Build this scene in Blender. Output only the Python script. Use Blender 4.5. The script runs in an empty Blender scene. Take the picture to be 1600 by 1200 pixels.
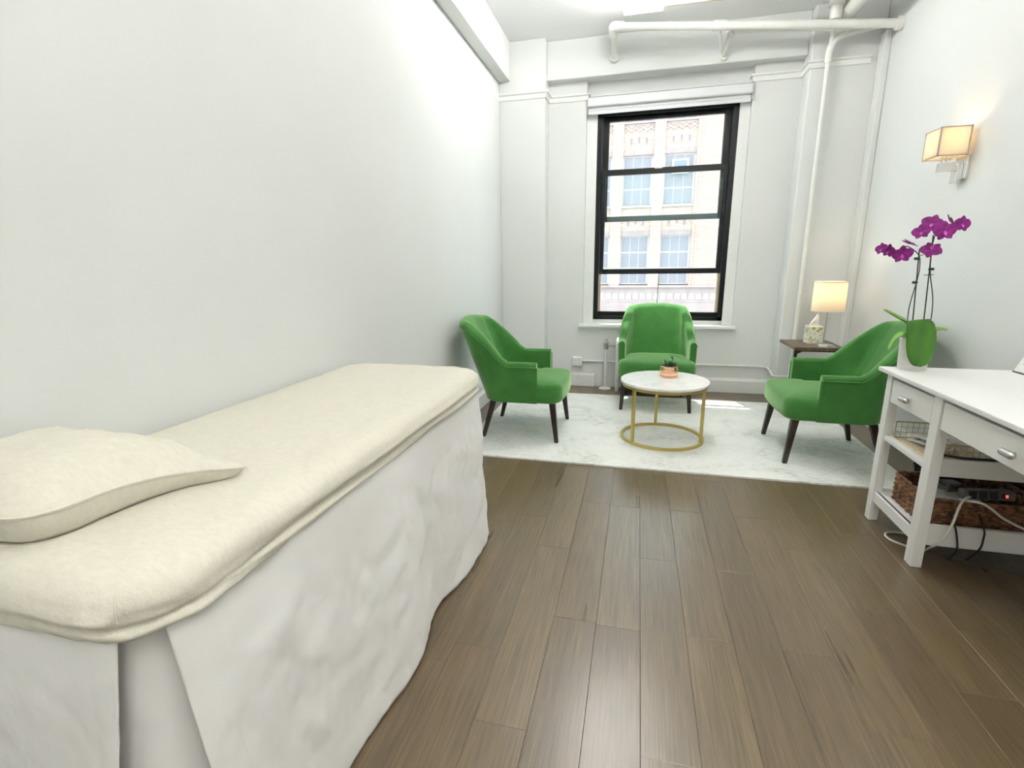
import bpy, bmesh, math, random
from mathutils import Vector, Matrix, noise as mnoise
random.seed(7)
S = bpy.context.scene
COL = S.collection
PI = math.pi

# ------------------------------------------------------------------ camera
cam_d = bpy.data.cameras.new('camera'); cam = bpy.data.objects.new('camera', cam_d); COL.objects.link(cam)
F_PX, PITCH, YAW, ROLL = 775.7, math.radians(13.48), math.radians(14.16), math.radians(-0.73)
fw = Vector((-math.sin(YAW)*math.cos(PITCH), math.cos(YAW)*math.cos(PITCH), -math.sin(PITCH)))
r0 = Vector((math.cos(YAW), math.sin(YAW), 0)); u0 = r0.cross(fw)
rr = r0*math.cos(ROLL)+u0*math.sin(ROLL); uu = -r0*math.sin(ROLL)+u0*math.cos(ROLL)
cam.matrix_world = Matrix(((rr.x, uu.x, -fw.x, 0), (rr.y, uu.y, -fw.y, 0), (rr.z, uu.z, -fw.z, 1.25), (0, 0, 0, 1)))
cam_d.sensor_fit = 'HORIZONTAL'; cam_d.sensor_width = 36.0; cam_d.lens = F_PX/1600*36.0
cam_d.clip_start = 0.02; cam_d.clip_end = 300
S.camera = cam

# ------------------------------------------------------------------ sky, sun, exposure
S.view_settings.view_transform = 'Standard'; S.view_settings.look = 'None'
S.view_settings.gamma = 1.0; S.view_settings.use_curve_mapping = False
S.view_settings.exposure = 0.50
wld = bpy.data.worlds.new('sky'); S.world = wld; wld.use_nodes = True
bg = wld.node_tree.nodes['Background']; bg.inputs[0].default_value = (0.86, 0.93, 1.0, 1); bg.inputs[1].default_value = 2.6
sun_d = bpy.data.lights.new('sun', 'SUN'); sun_d.energy = 6.0; sun_d.angle = math.radians(0.6); sun_d.color = (1.0, 0.96, 0.88)
sun = bpy.data.objects.new('sun', sun_d); COL.objects.link(sun); sun.location = (0, 12, 30)
sun.rotation_euler = Vector((0.12, -0.33, -1.0)).to_track_quat('-Z', 'Y').to_euler()
SCONCE_W, LAMP_W = 0.6, 1.1   # bulbs of the sconce and the table lamp
FIX_W, FIX_NEAR_W, FIX_BACK_W = 8.0, 12.5, 13.0      # diffuser emission: added middle fixture, window fixture, added back fixture
TUBE_W = 85.0     # bare tubes added on top of the fixtures to brighten the ceiling

# ------------------------------------------------------------------ helpers
def tag(o, label=None, cat=None, group=None, kind=None):
    if label: o['label'] = label
    if cat: o['category'] = cat
    if group: o['group'] = group
    if kind: o['kind'] = kind
    return o
def link(name, me, mat=None, parent=None, loc=None, smooth=False):
    o = bpy.data.objects.new(name, me); COL.objects.link(o)
    if mat is not None and me is not None and not me.materials: me.materials.append(mat)
    if parent is not None: o.parent = parent
    if loc is not None: o.location = loc
    if smooth and me is not None: me.shade_smooth()
    return o
def empty(name, loc=(0, 0, 0), rz=0.0):
    o = bpy.data.objects.new(name, None); COL.objects.link(o); o.location = loc; o.rotation_euler = (0, 0, rz); o.empty_display_size = 0.05
    return o
def mesh(name, vs, fs):
    me = bpy.data.meshes.new(name); me.from_pydata([tuple(v) for v in vs], [], fs); me.update(); return me
class MB:
    """collects shapes into one mesh"""
    def __init__(s): s.v = []; s.f = []
    def add(s, vs, fs):
        b = len(s.v); s.v += [tuple(v) for v in vs]; s.f += [tuple(i+b for i in f) for f in fs]; return s
    def box(s, x0, x1, y0, y1, z0, z1):
        return s.add([(x0,y0,z0),(x1,y0,z0),(x1,y1,z0),(x0,y1,z0),(x0,y0,z1),(x1,y0,z1),(x1,y1,z1),(x0,y1,z1)],
                     [(0,3,2,1),(4,5,6,7),(0,1,5,4),(1,2,6,5),(2,3,7,6),(3,0,4,7)])
    def hexa(s, lo, hi):   # four low, four high corners
        return s.add(list(lo)+list(hi), [(0,3,2,1),(4,5,6,7),(0,1,5,4),(1,2,6,5),(2,3,7,6),(3,0,4,7)])
    def tube(s, pts, r, n=10, closed=False, cap=True):
        pts = [Vector(p) for p in pts]; N = len(pts); rs = r if isinstance(r, (list, tuple)) else [r]*N
        rings = []; prev = None
        for i, p in enumerate(pts):
            if closed: t = pts[(i+1) % N]-pts[i-1]
            else: t = pts[min(i+1, N-1)]-pts[max(i-1, 0)]
            if t.length < 1e-9: t = Vector((0, 0, 1))
            t.normalize()
            if prev is None:
                a = Vector((0, 0, 1)) if abs(t.z) < 0.9 else Vector((1, 0, 0)); nrm = (a-t*a.dot(t)).normalized()
            else:
                nrm = prev-t*prev.dot(t)
                nrm = nrm.normalized() if nrm.length > 1e-6 else t.orthogonal().normalized()
            prev = nrm; bn = t.cross(nrm)
            rings.append([p+(nrm*math.cos(2*PI*k/n)+bn*math.sin(2*PI*k/n))*rs[i] for k in range(n)])
        vs = [v for R in rings for v in R]; fs = []
        M = N if closed else N-1
        for i in range(M):
            for k in range(n):
                a = i*n+k; b = i*n+(k+1) % n; c = ((i+1) % N)*n+(k+1) % n; d = ((i+1) % N)*n+k
                fs.append((a, b, c, d))
        if cap and not closed: fs.append(tuple(reversed(range(n)))); fs.append(tuple((N-1)*n+k for k in range(n)))
        return s.add(vs, fs)
    def lathe(s, prof, n=32, c=(0, 0), cap=True):
        vs = []; fs = []; P = len(prof)
        for k in range(n):
            a = 2*PI*k/n
            for r, z in prof: vs.append((c[0]+r*math.cos(a), c[1]+r*math.sin(a), z))
        for k in range(n):
            for i in range(P-1):
                a = k*P+i; b = ((k+1) % n)*P+i
                fs.append((a, b, b+1, a+1))
        if cap:
            if prof[0][0] > 1e-6: fs.append(tuple(k*P for k in reversed(range(n))))
            if prof[-1][0] > 1e-6: fs.append(tuple(k*P+P-1 for k in range(n)))
        return s.add(vs, fs)
    def prism(s, poly, y0, y1):   # polygon in xz, extruded along y
        n = len(poly); vs = [(x, y0, z) for x, z in poly]+[(x, y1, z) for x, z in poly]
        fs = [tuple(range(n)), tuple(reversed(range(n, 2*n)))]+[(i, i+n, (i+1) % n+n, (i+1) % n) for i in range(n)]
        return s.add(vs, fs)
    def mesh(s, name): return mesh(name, s.v, s.f)
    def build(s, name, mat, parent=None, bevel=0.0, smooth=False, seg=2, loc=None):
        me = s.mesh(name)
        bm = bmesh.new(); bm.from_mesh(me); bmesh.ops.remove_doubles(bm, verts=bm.verts, dist=1e-6)
        bmesh.ops.recalc_face_normals(bm, faces=bm.faces); bm.to_mesh(me); bm.free()
        o = link(name, me, mat, parent, loc)
        if bevel > 0:
            md = o.modifiers.new('bevel', 'BEVEL'); md.width = bevel; md.segments = seg; md.limit_method = 'ANGLE'; md.angle_limit = math.radians(40)
        if smooth: smooth_by_angle(me)
        return o
def smooth_by_angle(me, deg=42):
    me.shade_smooth()
    bm = bmesh.new(); bm.from_mesh(me)
    for e in bm.edges:
        if len(e.link_faces) == 2 and e.calc_face_angle(0) > math.radians(deg): e.smooth = False
    bm.to_mesh(me); bm.free()
def smst(a, b, x):
    t = max(0.0, min(1.0, (x-a)/(b-a))); return t*t*(3-2*t)
def nz(x, y, z=0.0): return mnoise.noise(Vector((x, y, z)))
def bez(pts, n=8):
    """Catmull-Rom through points"""
    P = [Vector(p) for p in pts]; out = []
    for i in range(len(P)-1):
        a = P[max(i-1, 0)]; b = P[i]; c = P[i+1]; d = P[min(i+2, len(P)-1)]
        for k in range(n):
            t = k/n
            out.append(0.5*((2*b)+(c-a)*t+(2*a-5*b+4*c-d)*t*t+(3*b-a-3*c+d)*t**3))
    out.append(P[-1]); return out
def copy_tree(o, parent=None):
    c = o.copy(); COL.objects.link(c); c.parent = parent
    for ch in list(o.children): copy_tree(ch, c)
    return c

# ------------------------------------------------------------------ materials
def mat(name, col, rough=0.5, metal=0.0, spec=0.5, sheen=0.0, trans=0.0, emit=None, es=0.0, sub=0.0):
    m = bpy.data.materials.new(name); m.use_nodes = True
    b = m.node_tree.nodes['Principled BSDF']
    b.inputs['Base Color'].default_value = (*col, 1); b.inputs['Roughness'].default_value = rough
    b.inputs['Metallic'].default_value = metal; b.inputs['Specular IOR Level'].default_value = spec
    if sheen: b.inputs['Sheen Weight'].default_value = sheen; b.inputs['Sheen Roughness'].default_value = 0.45
    if emit: b.inputs['Emission Color'].default_value = (*emit, 1); b.inputs['Emission Strength'].default_value = es
    if sub: b.inputs['Subsurface Weight'].default_value = sub
    return m
def nodes(m): return m.node_tree.nodes, m.node_tree.links, m.node_tree.nodes['Principled BSDF']
def add_noise(m, c1, c2, scale=(5, 5, 5), detail=4, lo=0.35, hi=0.65, bump=0.0, bscale=None, bdist=0.002, rand=False, rough=0.55, coord='Object', rrange=None):
    N, L, b = nodes(m)
    tc = N.new('ShaderNodeTexCoord'); mp = N.new('ShaderNodeMapping'); mp.inputs['Scale'].default_value = scale
    L.new(tc.outputs[coord], mp.inputs['Vector'])
    if rand:
        oi = N.new('ShaderNodeObjectInfo'); mu = N.new('ShaderNodeMath'); mu.operation = 'MULTIPLY'; mu.inputs[1].default_value = 37.0
        cb = N.new('ShaderNodeCombineXYZ'); L.new(oi.outputs['Random'], mu.inputs[0])
        for k in range(3): L.new(mu.outputs[0], cb.inputs[k])
        L.new(cb.outputs[0], mp.inputs['Location'])
    nt = N.new('ShaderNodeTexNoise'); nt.inputs['Scale'].default_value = 1.0; nt.inputs['Detail'].default_value = detail; nt.inputs['Roughness'].default_value = rough
    L.new(mp.outputs[0], nt.inputs['Vector'])
    cr = N.new('ShaderNodeValToRGB'); cr.color_ramp.elements[0].position = lo; cr.color_ramp.elements[1].position = hi
    cr.color_ramp.elements[0].color = (*c1, 1); cr.color_ramp.elements[1].color = (*c2, 1)
    L.new(nt.outputs['Fac'], cr.inputs['Fac']); L.new(cr.outputs['Color'], b.inputs['Base Color'])
    if rrange:
        mr = N.new('ShaderNodeMapRange'); mr.inputs[3].default_value = rrange[0]; mr.inputs[4].default_value = rrange[1]
        L.new(nt.outputs['Fac'], mr.inputs[0]); L.new(mr.outputs[0], b.inputs['Roughness'])
    if bump:
        src = nt
        if bscale:
            mp2 = N.new('ShaderNodeMapping'); mp2.inputs['Scale'].default_value = bscale; L.new(tc.outputs[coord], mp2.inputs['Vector'])
            src = N.new('ShaderNodeTexNoise'); src.inputs['Scale'].default_value = 1.0; src.inputs['Detail'].default_value = 3; L.new(mp2.outputs[0], src.inputs['Vector'])
        bp = N.new('ShaderNodeBump'); bp.inputs['Strength'].default_value = bump; bp.inputs['Distance'].default_value = bdist
        L.new(src.outputs['Fac'], bp.inputs['Height']); L.new(bp.outputs['Normal'], b.inputs['Normal'])
    return m
M = {}
M['wall'] = add_noise(mat('wall_paint', (0.83, 0.84, 0.82), 0.62, spec=0.3), (0.745, 0.76, 0.75), (0.765, 0.78, 0.77), (1.5, 1.5, 1.5), bump=0.12, bscale=(30, 30, 30), bdist=0.003)
M['ceil'] = mat('ceiling_paint', (0.91, 0.92, 0.92), 0.7, spec=0.2)
M['trim'] = add_noise(mat('trim_gloss_paint', (0.82, 0.83, 0.80), 0.4), (0.83, 0.84, 0.82), (0.86, 0.87, 0.85), (6, 6, 6), bump=0.15, bscale=(14, 14, 14), bdist=0.004)
M['pipe'] = add_noise(mat('painted_pipe', (0.82, 0.82, 0.77), 0.4), (0.82, 0.82, 0.78), (0.87, 0.87, 0.84), (12, 12, 12), bump=0.2, bscale=(40, 40, 40), bdist=0.002)
# floor plank: random tone per plank + long grain
def plank_mat():
    m = mat('plank_vinyl', (0.1, 0.075, 0.05), 0.4, spec=1.0); N, L, b = nodes(m)
    tc = N.new('ShaderNodeTexCoord'); oi = N.new('ShaderNodeObjectInfo')
    mu = N.new('ShaderNodeMath'); mu.operation = 'MULTIPLY'; mu.inputs[1].default_value = 53.0; L.new(oi.outputs['Random'], mu.inputs[0])
    cb = N.new('ShaderNodeCombineXYZ')
    for k in range(3): L.new(mu.outputs[0], cb.inputs[k])
    def tex(scale, detail, dist=0.0):
        mp = N.new('ShaderNodeMapping'); mp.inputs['Scale'].default_value = scale; L.new(tc.outputs['Object'], mp.inputs['Vector']); L.new(cb.outputs[0], mp.inputs['Location'])
        t = N.new('ShaderNodeTexNoise'); t.inputs['Scale'].default_value = 1; t.inputs['Detail'].default_value = detail; t.inputs['Roughness'].default_value = 0.6; t.inputs['Distortion'].default_value = dist
        L.new(mp.outputs[0], t.inputs['Vector']); return t
    fine = tex((230, 5.0, 4), 3, 0.0); broad = tex((20, 1.2, 2), 2, 0.0)
    cr = N.new('ShaderNodeValToRGB'); e = cr.color_ramp.elements
    e[0].position = 0.20; e[0].color = (0.076, 0.051, 0.024, 1); e[1].position = 0.80; e[1].color = (0.215, 0.157, 0.084, 1)
    L.new(fine.outputs['Fac'], cr.inputs['Fac'])
    cr2 = N.new('ShaderNodeValToRGB'); e = cr2.color_ramp.elements
    e[0].position = 0.15; e[0].color = (0.76, 0.74, 0.72, 1); e[1].position = 0.85; e[1].color = (1.13, 1.13, 1.12, 1)
    L.new(broad.outputs['Fac'], cr2.inputs['Fac'])
    mx = N.new('ShaderNodeMix'); mx.data_type = 'RGBA'; mx.blend_type = 'MULTIPLY'; mx.inputs[0].default_value = 1.0
    L.new(cr.outputs[0], mx.inputs[6]); L.new(cr2.outputs[0], mx.inputs[7])
    cr3 = N.new('ShaderNodeValToRGB'); e = cr3.color_ramp.elements
    e[0].color = (0.82, 0.80, 0.79, 1); e[1].color = (1.10, 1.10, 1.08, 1); L.new(oi.outputs['Random'], cr3.inputs['Fac'])
    mx2 = N.new('ShaderNodeMix'); mx2.data_type = 'RGBA'; mx2.blend_type = 'MULTIPLY'; mx2.inputs[0].default_value = 1.0
    L.new(mx.outputs[2], mx2.inputs[6]); L.new(cr3.outputs[0], mx2.inputs[7]); L.new(mx2.outputs[2], b.inputs['Base Color'])
    mr = N.new('ShaderNodeMapRange'); mr.inputs[3].default_value = 0.25; mr.inputs[4].default_value = 0.34; L.new(broad.outputs['Fac'], mr.inputs[0]); L.new(mr.outputs[0], b.inputs['Roughness'])
    bp = N.new('ShaderNodeBump'); bp.inputs['Strength'].default_value = 0.12; bp.inputs['Distance'].default_value = 0.001
    L.new(fine.outputs['Fac'], bp.inputs['Height']); L.new(bp.outputs['Normal'], b.inputs['Normal'])
    return m
M['plank'] = plank_mat()
M['subfloor'] = mat('plank_joint_dark', (0.05, 0.037, 0.024), 0.9, spec=0.1)
M['green'] = add_noise(mat('green_velvet', (0.05, 0.25, 0.05), 0.75, spec=0.2, sheen=0.8), (0.034, 0.152, 0.027), (0.048, 0.188, 0.038), (9, 9, 9), bump=0.15, bscale=(260, 260, 260), bdist=0.0008)
nodes(M['green'])[2].inputs['Sheen Tint'].default_value = (0.70, 1.0, 0.55, 1)
M['leg'] = add_noise(mat('dark_walnut', (0.02, 0.012, 0.009), 0.4), (0.014, 0.009, 0.007), (0.036, 0.021, 0.015), (60, 60, 6))
M['sheet'] = add_noise(mat('ecru_linen', (0.62, 0.57, 0.43), 0.85, spec=0.15, sheen=0.15), (0.725, 0.695, 0.590), (0.770, 0.742, 0.645), (55, 120, 55), detail=5, bump=0.4, bscale=(210, 210, 210), bdist=0.002)
M['skirt'] = add_noise(mat('white_cotton', (0.78, 0.78, 0.74), 0.85, spec=0.15, sheen=0.1), (0.89, 0.89, 0.87), (0.92, 0.92, 0.905), (4, 4, 4), bump=0.25, bscale=(35, 35, 22), bdist=0.006)
M['gold'] = mat('brushed_gold', (0.58, 0.46, 0.15), 0.36, metal=0.75)
M['rosegold'] = mat('polished_copper', (0.86, 0.52, 0.34), 0.16, metal=1.0)
M['white'] = mat('white_lacquer', (0.85, 0.85, 0.83), 0.38)
M['white2'] = mat('white_plastic', (0.78, 0.78, 0.75), 0.4)
M['ceramic'] = add_noise(mat('white_ceramic', (0.82, 0.81, 0.77), 0.45), (0.80, 0.79, 0.75), (0.84, 0.83, 0.79), (10, 10, 10), bump=0.7, bscale=(45, 45, 110), bdist=0.004)
M['nickel'] = mat('satin_nickel', (0.55, 0.55, 0.53), 0.35, metal=0.9)
M['chrome'] = mat('chrome', (0.78, 0.78, 0.78), 0.07, metal=1.0)
M['blackframe'] = mat('black_window_paint', (0.004, 0.006, 0.007), 0.3, spec=0.3)
M['greyframe'] = mat('grey_rail_paint', (0.06, 0.085, 0.09), 0.4)
M['black'] = mat('black_plastic', (0.008, 0.008, 0.008), 0.45)
M['dgrey'] = mat('dark_grey_plastic', (0.10, 0.10, 0.09), 0.5)
M['blackmetal'] = mat('black_metal', (0.012, 0.011, 0.011), 0.4, metal=0.3)
M['cablewhite'] = mat('cable_white', (0.70, 0.69, 0.60), 0.5)
M['stem'] = mat('dark_stem', (0.035, 0.045, 0.022), 0.55)
M['stake'] = mat('stake_black_green', (0.012, 0.016, 0.010), 0.5)
M['leaf'] = add_noise(mat('orchid_leaf', (0.05, 0.2, 0.015), 0.38, sub=0.0), (0.016, 0.095, 0.003), (0.060, 0.205, 0.010), (14, 14, 6), lo=0.3, hi=0.7)
M['leaf2'] = add_noise(mat('orchid_leaf_pale', (0.2, 0.4, 0.05), 0.4), (0.13, 0.30, 0.03), (0.27, 0.46, 0.08), (20, 20, 9))
M['petal'] = add_noise(mat('magenta_petal', (0.25, 0.0, 0.2), 0.6), (0.14, 0.001, 0.105), (0.31, 0.004, 0.26), (60, 60, 60))
M['lip'] = mat('magenta_lip', (0.55, 0.10, 0.45), 0.5)
M['succ'] = add_noise(mat('succulent_green', (0.02, 0.07, 0.025), 0.5), (0.012, 0.050, 0.020), (0.045, 0.120, 0.050), (30, 30, 30))
M['soil'] = mat('potting_bark', (0.03, 0.02, 0.013), 0.9)
M['tabletop'] = add_noise(mat('brown_wood_top', (0.1, 0.06, 0.035), 0.35), (0.070, 0.043, 0.024), (0.17, 0.115, 0.070), (40, 4, 8))
M['paper'] = mat('white_paper', (0.82, 0.82, 0.79), 0.6)
M['basket'] = add_noise(mat('woven_brown_reed', (0.1, 0.045, 0.02), 0.6), (0.075, 0.028, 0.012), (0.36, 0.17, 0.075), (45, 45, 45), lo=0.35, hi=0.7)
M['goldwire'] = mat('gold_wire', (0.62, 0.45, 0.18), 0.3, metal=0.9)
M['conduit'] = mat('cream_conduit', (0.66, 0.63, 0.52), 0.5)
M['outlet'] = mat('outlet_plastic', (0.76, 0.77, 0.74), 0.4)
M['slot'] = mat('outlet_slot', (0.08, 0.08, 0.08), 0.6)
M['mould'] = mat('tan_screen_frame', (0.62, 0.45, 0.24), 0.5)
M['radiator'] = M['pipe']
# marble
def marble():
    m = mat('white_marble', (0.85, 0.85, 0.84), 0.18); N, L, b = nodes(m)
    tc = N.new('ShaderNodeTexCoord'); t = N.new('ShaderNodeTexNoise'); t.inputs['Scale'].default_value = 4.2; t.inputs['Detail'].default_value = 7; t.inputs['Distortion'].default_value = 1.4
    L.new(tc.outputs['Object'], t.inputs['Vector'])
    cr = N.new('ShaderNodeValToRGB'); e = cr.color_ramp.elements; e[0].position = 0.47; e[0].color = (0.86, 0.86, 0.85, 1); e[1].position = 0.54; e[1].color = (0.87, 0.87, 0.86, 1)
    x = e.new(0.503); x.color = (0.76, 0.76, 0.765, 1)
    L.new(t.outputs['Fac'], cr.inputs['Fac']); L.new(cr.outputs[0], b.inputs['Base Color']); return m
M['marble'] = marble()
# rug: pale, distressed, streaked along its length
def rugmat():
    m = mat('distressed_rug', (0.6, 0.6, 0.5), 0.95, spec=0.1, sheen=0.1); N, L, b = nodes(m)
    tc = N.new('ShaderNodeTexCoord')
    def tex(sc, det, d=0.0):
        mp = N.new('ShaderNodeMapping'); mp.inputs['Scale'].default_value = sc; L.new(tc.outputs['Object'], mp.inputs['Vector'])
        t = N.new('ShaderNodeTexNoise'); t.inputs['Scale'].default_value = 1; t.inputs['Detail'].default_value = det; t.inputs['Roughness'].default_value = 0.65; t.inputs['Distortion'].default_value = d
        L.new(mp.outputs[0], t.inputs['Vector']); return t
    a = tex((22, 75, 9), 6, 0.5); c = tex((2.2, 3.2, 2), 7, 1.0)
    mm = N.new('ShaderNodeMath'); mm.operation = 'MULTIPLY'; L.new(a.outputs['Fac'], mm.inputs[0]); L.new(c.outputs['Fac'], mm.inputs[1])
    cr = N.new('ShaderNodeValToRGB'); e = cr.color_ramp.elements; e[0].position = 0.20; e[0].color = (0.86, 0.87, 0.83, 1); e[1].position = 0.40; e[1].color = (0.54, 0.57, 0.54, 1)
    x = e.new(0.27); x.color = (0.80, 0.815, 0.77, 1)
    L.new(mm.outputs[0], cr.inputs['Fac']); L.new(cr.outputs[0], b.inputs['Base Color'])
    bp = N.new('ShaderNodeBump'); bp.inputs['Strength'].default_value = 0.3; bp.inputs['Distance'].default_value = 0.002
    f = tex((300, 300, 300), 2); L.new(f.outputs['Fac'], bp.inputs['Height']); L.new(bp.outputs[0], b.inputs['Normal'])
    return m
M['rug'] = rugmat()
# thin glass: mostly clear with a weak mirror and whitish haze mixed in for double reflection
def glass(name, tint, refl=0.06, rough=0.0, haze=0.0):
    m = bpy.data.materials.new(name); m.use_nodes = True; N = m.node_tree.nodes; L = m.node_tree.links; N.clear()
    out = N.new('ShaderNodeOutputMaterial'); tr = N.new('ShaderNodeBsdfTransparent'); tr.inputs[0].default_value = (*tint, 1)
    gl = N.new('ShaderNodeBsdfGlossy'); gl.inputs['Roughness'].default_value = rough
    mx = N.new('ShaderNodeMixShader'); mx.inputs[0].default_value = refl
    L.new(tr.outputs[0], mx.inputs[1]); L.new(gl.outputs[0], mx.inputs[2])
    tl = N.new('ShaderNodeBsdfTranslucent'); tl.inputs[0].default_value = (0.93, 0.98, 0.97, 1)
    mx2 = N.new('ShaderNodeMixShader'); mx2.inputs[0].default_value = haze
    L.new(mx.outputs[0], mx2.inputs[1]); L.new(tl.outputs[0], mx2.inputs[2]); L.new(mx2.outputs[0], out.inputs[0]); return m
M['glass'] = glass('window_glass', (0.965, 0.985, 0.98), 0.003, haze=0.015)
M['glass2'] = glass('window_glass_greenish', (0.945, 0.98, 0.97), 0.003, haze=0.02)
# lamp shade fabric: translucent
def shade(name, col, tcol, f=0.55):
    m = bpy.data.materials.new(name); m.use_nodes = True; N = m.node_tree.nodes; L = m.node_tree.links; N.clear()
    out = N.new('ShaderNodeOutputMaterial'); d = N.new('ShaderNodeBsdfDiffuse'); d.inputs[0].default_value = (*col, 1)
    t = N.new('ShaderNodeBsdfTranslucent'); t.inputs[0].default_value = (*tcol, 1)
    mx = N.new('ShaderNodeMixShader'); mx.inputs[0].default_value = f
    L.new(d.outputs[0], mx.inputs[1]); L.new(t.outputs[0], mx.inputs[2]); L.new(mx.outputs[0], out.inputs[0]); return m
M['shade'] = shade('lamp_shade_fabric', (0.85, 0.82, 0.76), (0.9, 0.82, 0.68))
M['blind'] = mat('white_blind_cassette', (0.74, 0.75, 0.77), 0.45)
M['diffuser'] = mat('added_light_diffuser', (0.9, 0.9, 0.9), 0.5, emit=(1.0, 0.985, 0.95), es=FIX_W)  # glow of the added middle fixture
M['diffuser_back'] = mat('added_light_diffuser_back', (0.9, 0.9, 0.9), 0.5, emit=(1.0, 0.97, 0.91), es=FIX_BACK_W)  # glow of the added fixture behind the camera
M['diffuser_near'] = mat('lit_diffuser_window_end', (0.9, 0.9, 0.9), 0.5, emit=(1.0, 0.99, 0.965), es=FIX_NEAR_W)
M['tube'] = mat('added_uplight_glow', (0.9, 0.9, 0.9), 0.5, emit=(1.0, 0.98, 0.94), es=TUBE_W)  # glow put on top of the fixtures as uplight
M['red'] = mat('lit_red_switch', (0.6, 0.02, 0.02), 0.4, emit=(1, 0.08, 0.05), es=1.5)
M['bulb'] = mat('warm_bulb', (1, 0.9, 0.7), 0.5, emit=(1.0, 0.80, 0.50), es=6.0)
# brick of the building across the street
def brickmat(name, c1, c2, mortar, sx=1.0):
    m = mat(name, c1, 0.85, spec=0.2); N, L, b = nodes(m)
    tc = N.new('ShaderNodeTexCoord'); mp = N.new('ShaderNodeMapping'); mp.inputs['Rotation'].default_value = (math.radians(90), 0, 0)
    L.new(tc.outputs['Object'], mp.inputs['Vector'])
    t = N.new('ShaderNodeTexBrick'); t.inputs['Scale'].default_value = 1.0; t.inputs['Brick Width'].default_value = 0.24*sx; t.inputs['Row Height'].default_value = 0.085; t.inputs['Mortar Size'].default_value = 0.010
    t.inputs['Color1'].default_value = (*c1, 1); t.inputs['Color2'].default_value = (*c2, 1); t.inputs['Mortar'].default_value = (*mortar, 1)
    L.new(mp.outputs[0], t.inputs['Vector']); L.new(t.outputs['Color'], b.inputs['Base Color']); return m
M['brick'] = brickmat('buff_brick', (0.50, 0.385, 0.31), (0.43, 0.32, 0.25), (0.60, 0.54, 0.49))
M['stone'] = add_noise(mat('pale_cast_stone', (0.78, 0.72, 0.68), 0.8), (0.38, 0.31, 0.295), (0.45, 0.39, 0.37), (2, 2, 2))
M['stonedk'] = mat('recess_stone', (0.27, 0.22, 0.21), 0.9)
M['farpane'] = mat('far_window_pane', (0.25, 0.26, 0.29), 0.2, spec=0.5)
M['farframe'] = mat('far_window_frame', (0.58, 0.56, 0.57), 0.6)
M['asphalt'] = mat('street_asphalt', (0.10, 0.10, 0.10), 0.9)

# ------------------------------------------------------------------ room shell
XL, XR, YF, YB, ZC = -1.335, 1.78, 5.13, -1.6, 3.215   # left, right, window wall, back wall, ceiling
YP = 4.94                                               # front of the corner piers
T = 0.15
def struct(name, mb, m, bevel=0.0, parent=None, label=None):
    o = mb.build(name, m, parent, bevel)
    if parent is None: o['kind'] = 'structure'
    if label: o['label'] = label
    return o
floor = struct('floor', MB().box(XL-T, XR+T, YB-T, YF+T+0.15, -0.12, -0.006), M['subfloor'], label='dark brown wood plank floor of the room')
struct('ceiling', MB().box(XL-T, XR+T, YB-T, YF+T+0.15, ZC, ZC+0.12), M['ceil'], label='white painted ceiling')
struct('wall_left', MB().box(XL-T, XL, YB, YF+T, 0, ZC), M['wall'], label='plain white wall behind the massage table')
struct('wall_right', MB().box(XR, XR+T, YB, YF+T, 0, ZC), M['wall'], label='plain white wall with the sconce lamp')
struct('wall_back', MB().box(XL-T, XR+T, YB-T, YB, 0, ZC), M['wall'], label='white wall behind the camera')
# window wall with its opening
WX0, WX1, WZ0, WZ1 = -0.44, 0.802, 0.70, 2.628          # black frame outer
RX0, RX1, RZ0 = -0.54, 0.89, 0.655                      # shallow recess
YW = 5.20
mb = MB()
mb.box(XL-T, RX0, YF, YW+0.15, 0, ZC).box(RX1, XR+T, YF, YW+0.15, 0, ZC).box(RX0, RX1, YF, YW+0.15, 0, RZ0-0.04)
mb.box(RX0, WX0, YW, YW+0.15, RZ0-0.04, ZC).box(WX1, RX1, YW, YW+0.15, RZ0-0.04, ZC)
mb.box(WX0, WX1, YW, YW+0.15, RZ0-0.04, WZ0-0.005).box(WX0, WX1, YW, YW+0.15, WZ1, ZC)
struct('wall_far', mb, M['wall'], label='white end wall with the black framed window')
# corner piers, beam over the window, beam along the left wall
struct('pier_left', MB().box(XL, -0.899, YP, YF, 0, ZC), M['wall'], 0.006, label='white painted corner pier left of the window')
struct('pier_right', MB().box(1.265, XR, YP, YF, 0, ZC), M['wall'], 0.012, label='white painted corner pier behind the small side table')
struct('pipe_chase', MB().box(1.735, XR, 4.83, YP, 0, 2.95), M['wall'], 0.008, label='narrow boxed pipe chase in the right corner')
struct('beam_window', MB().box(-0.899, 1.265, 5.03, YF+0.2, 2.893, ZC), M['wall'], 0.008, label='white ceiling beam above the window')
struct('beam_left', MB().box(XL, -1.228, YB, YP, 2.89, ZC), M['wall'], 0.008, label='white beam running along the top of the left wall')
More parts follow.
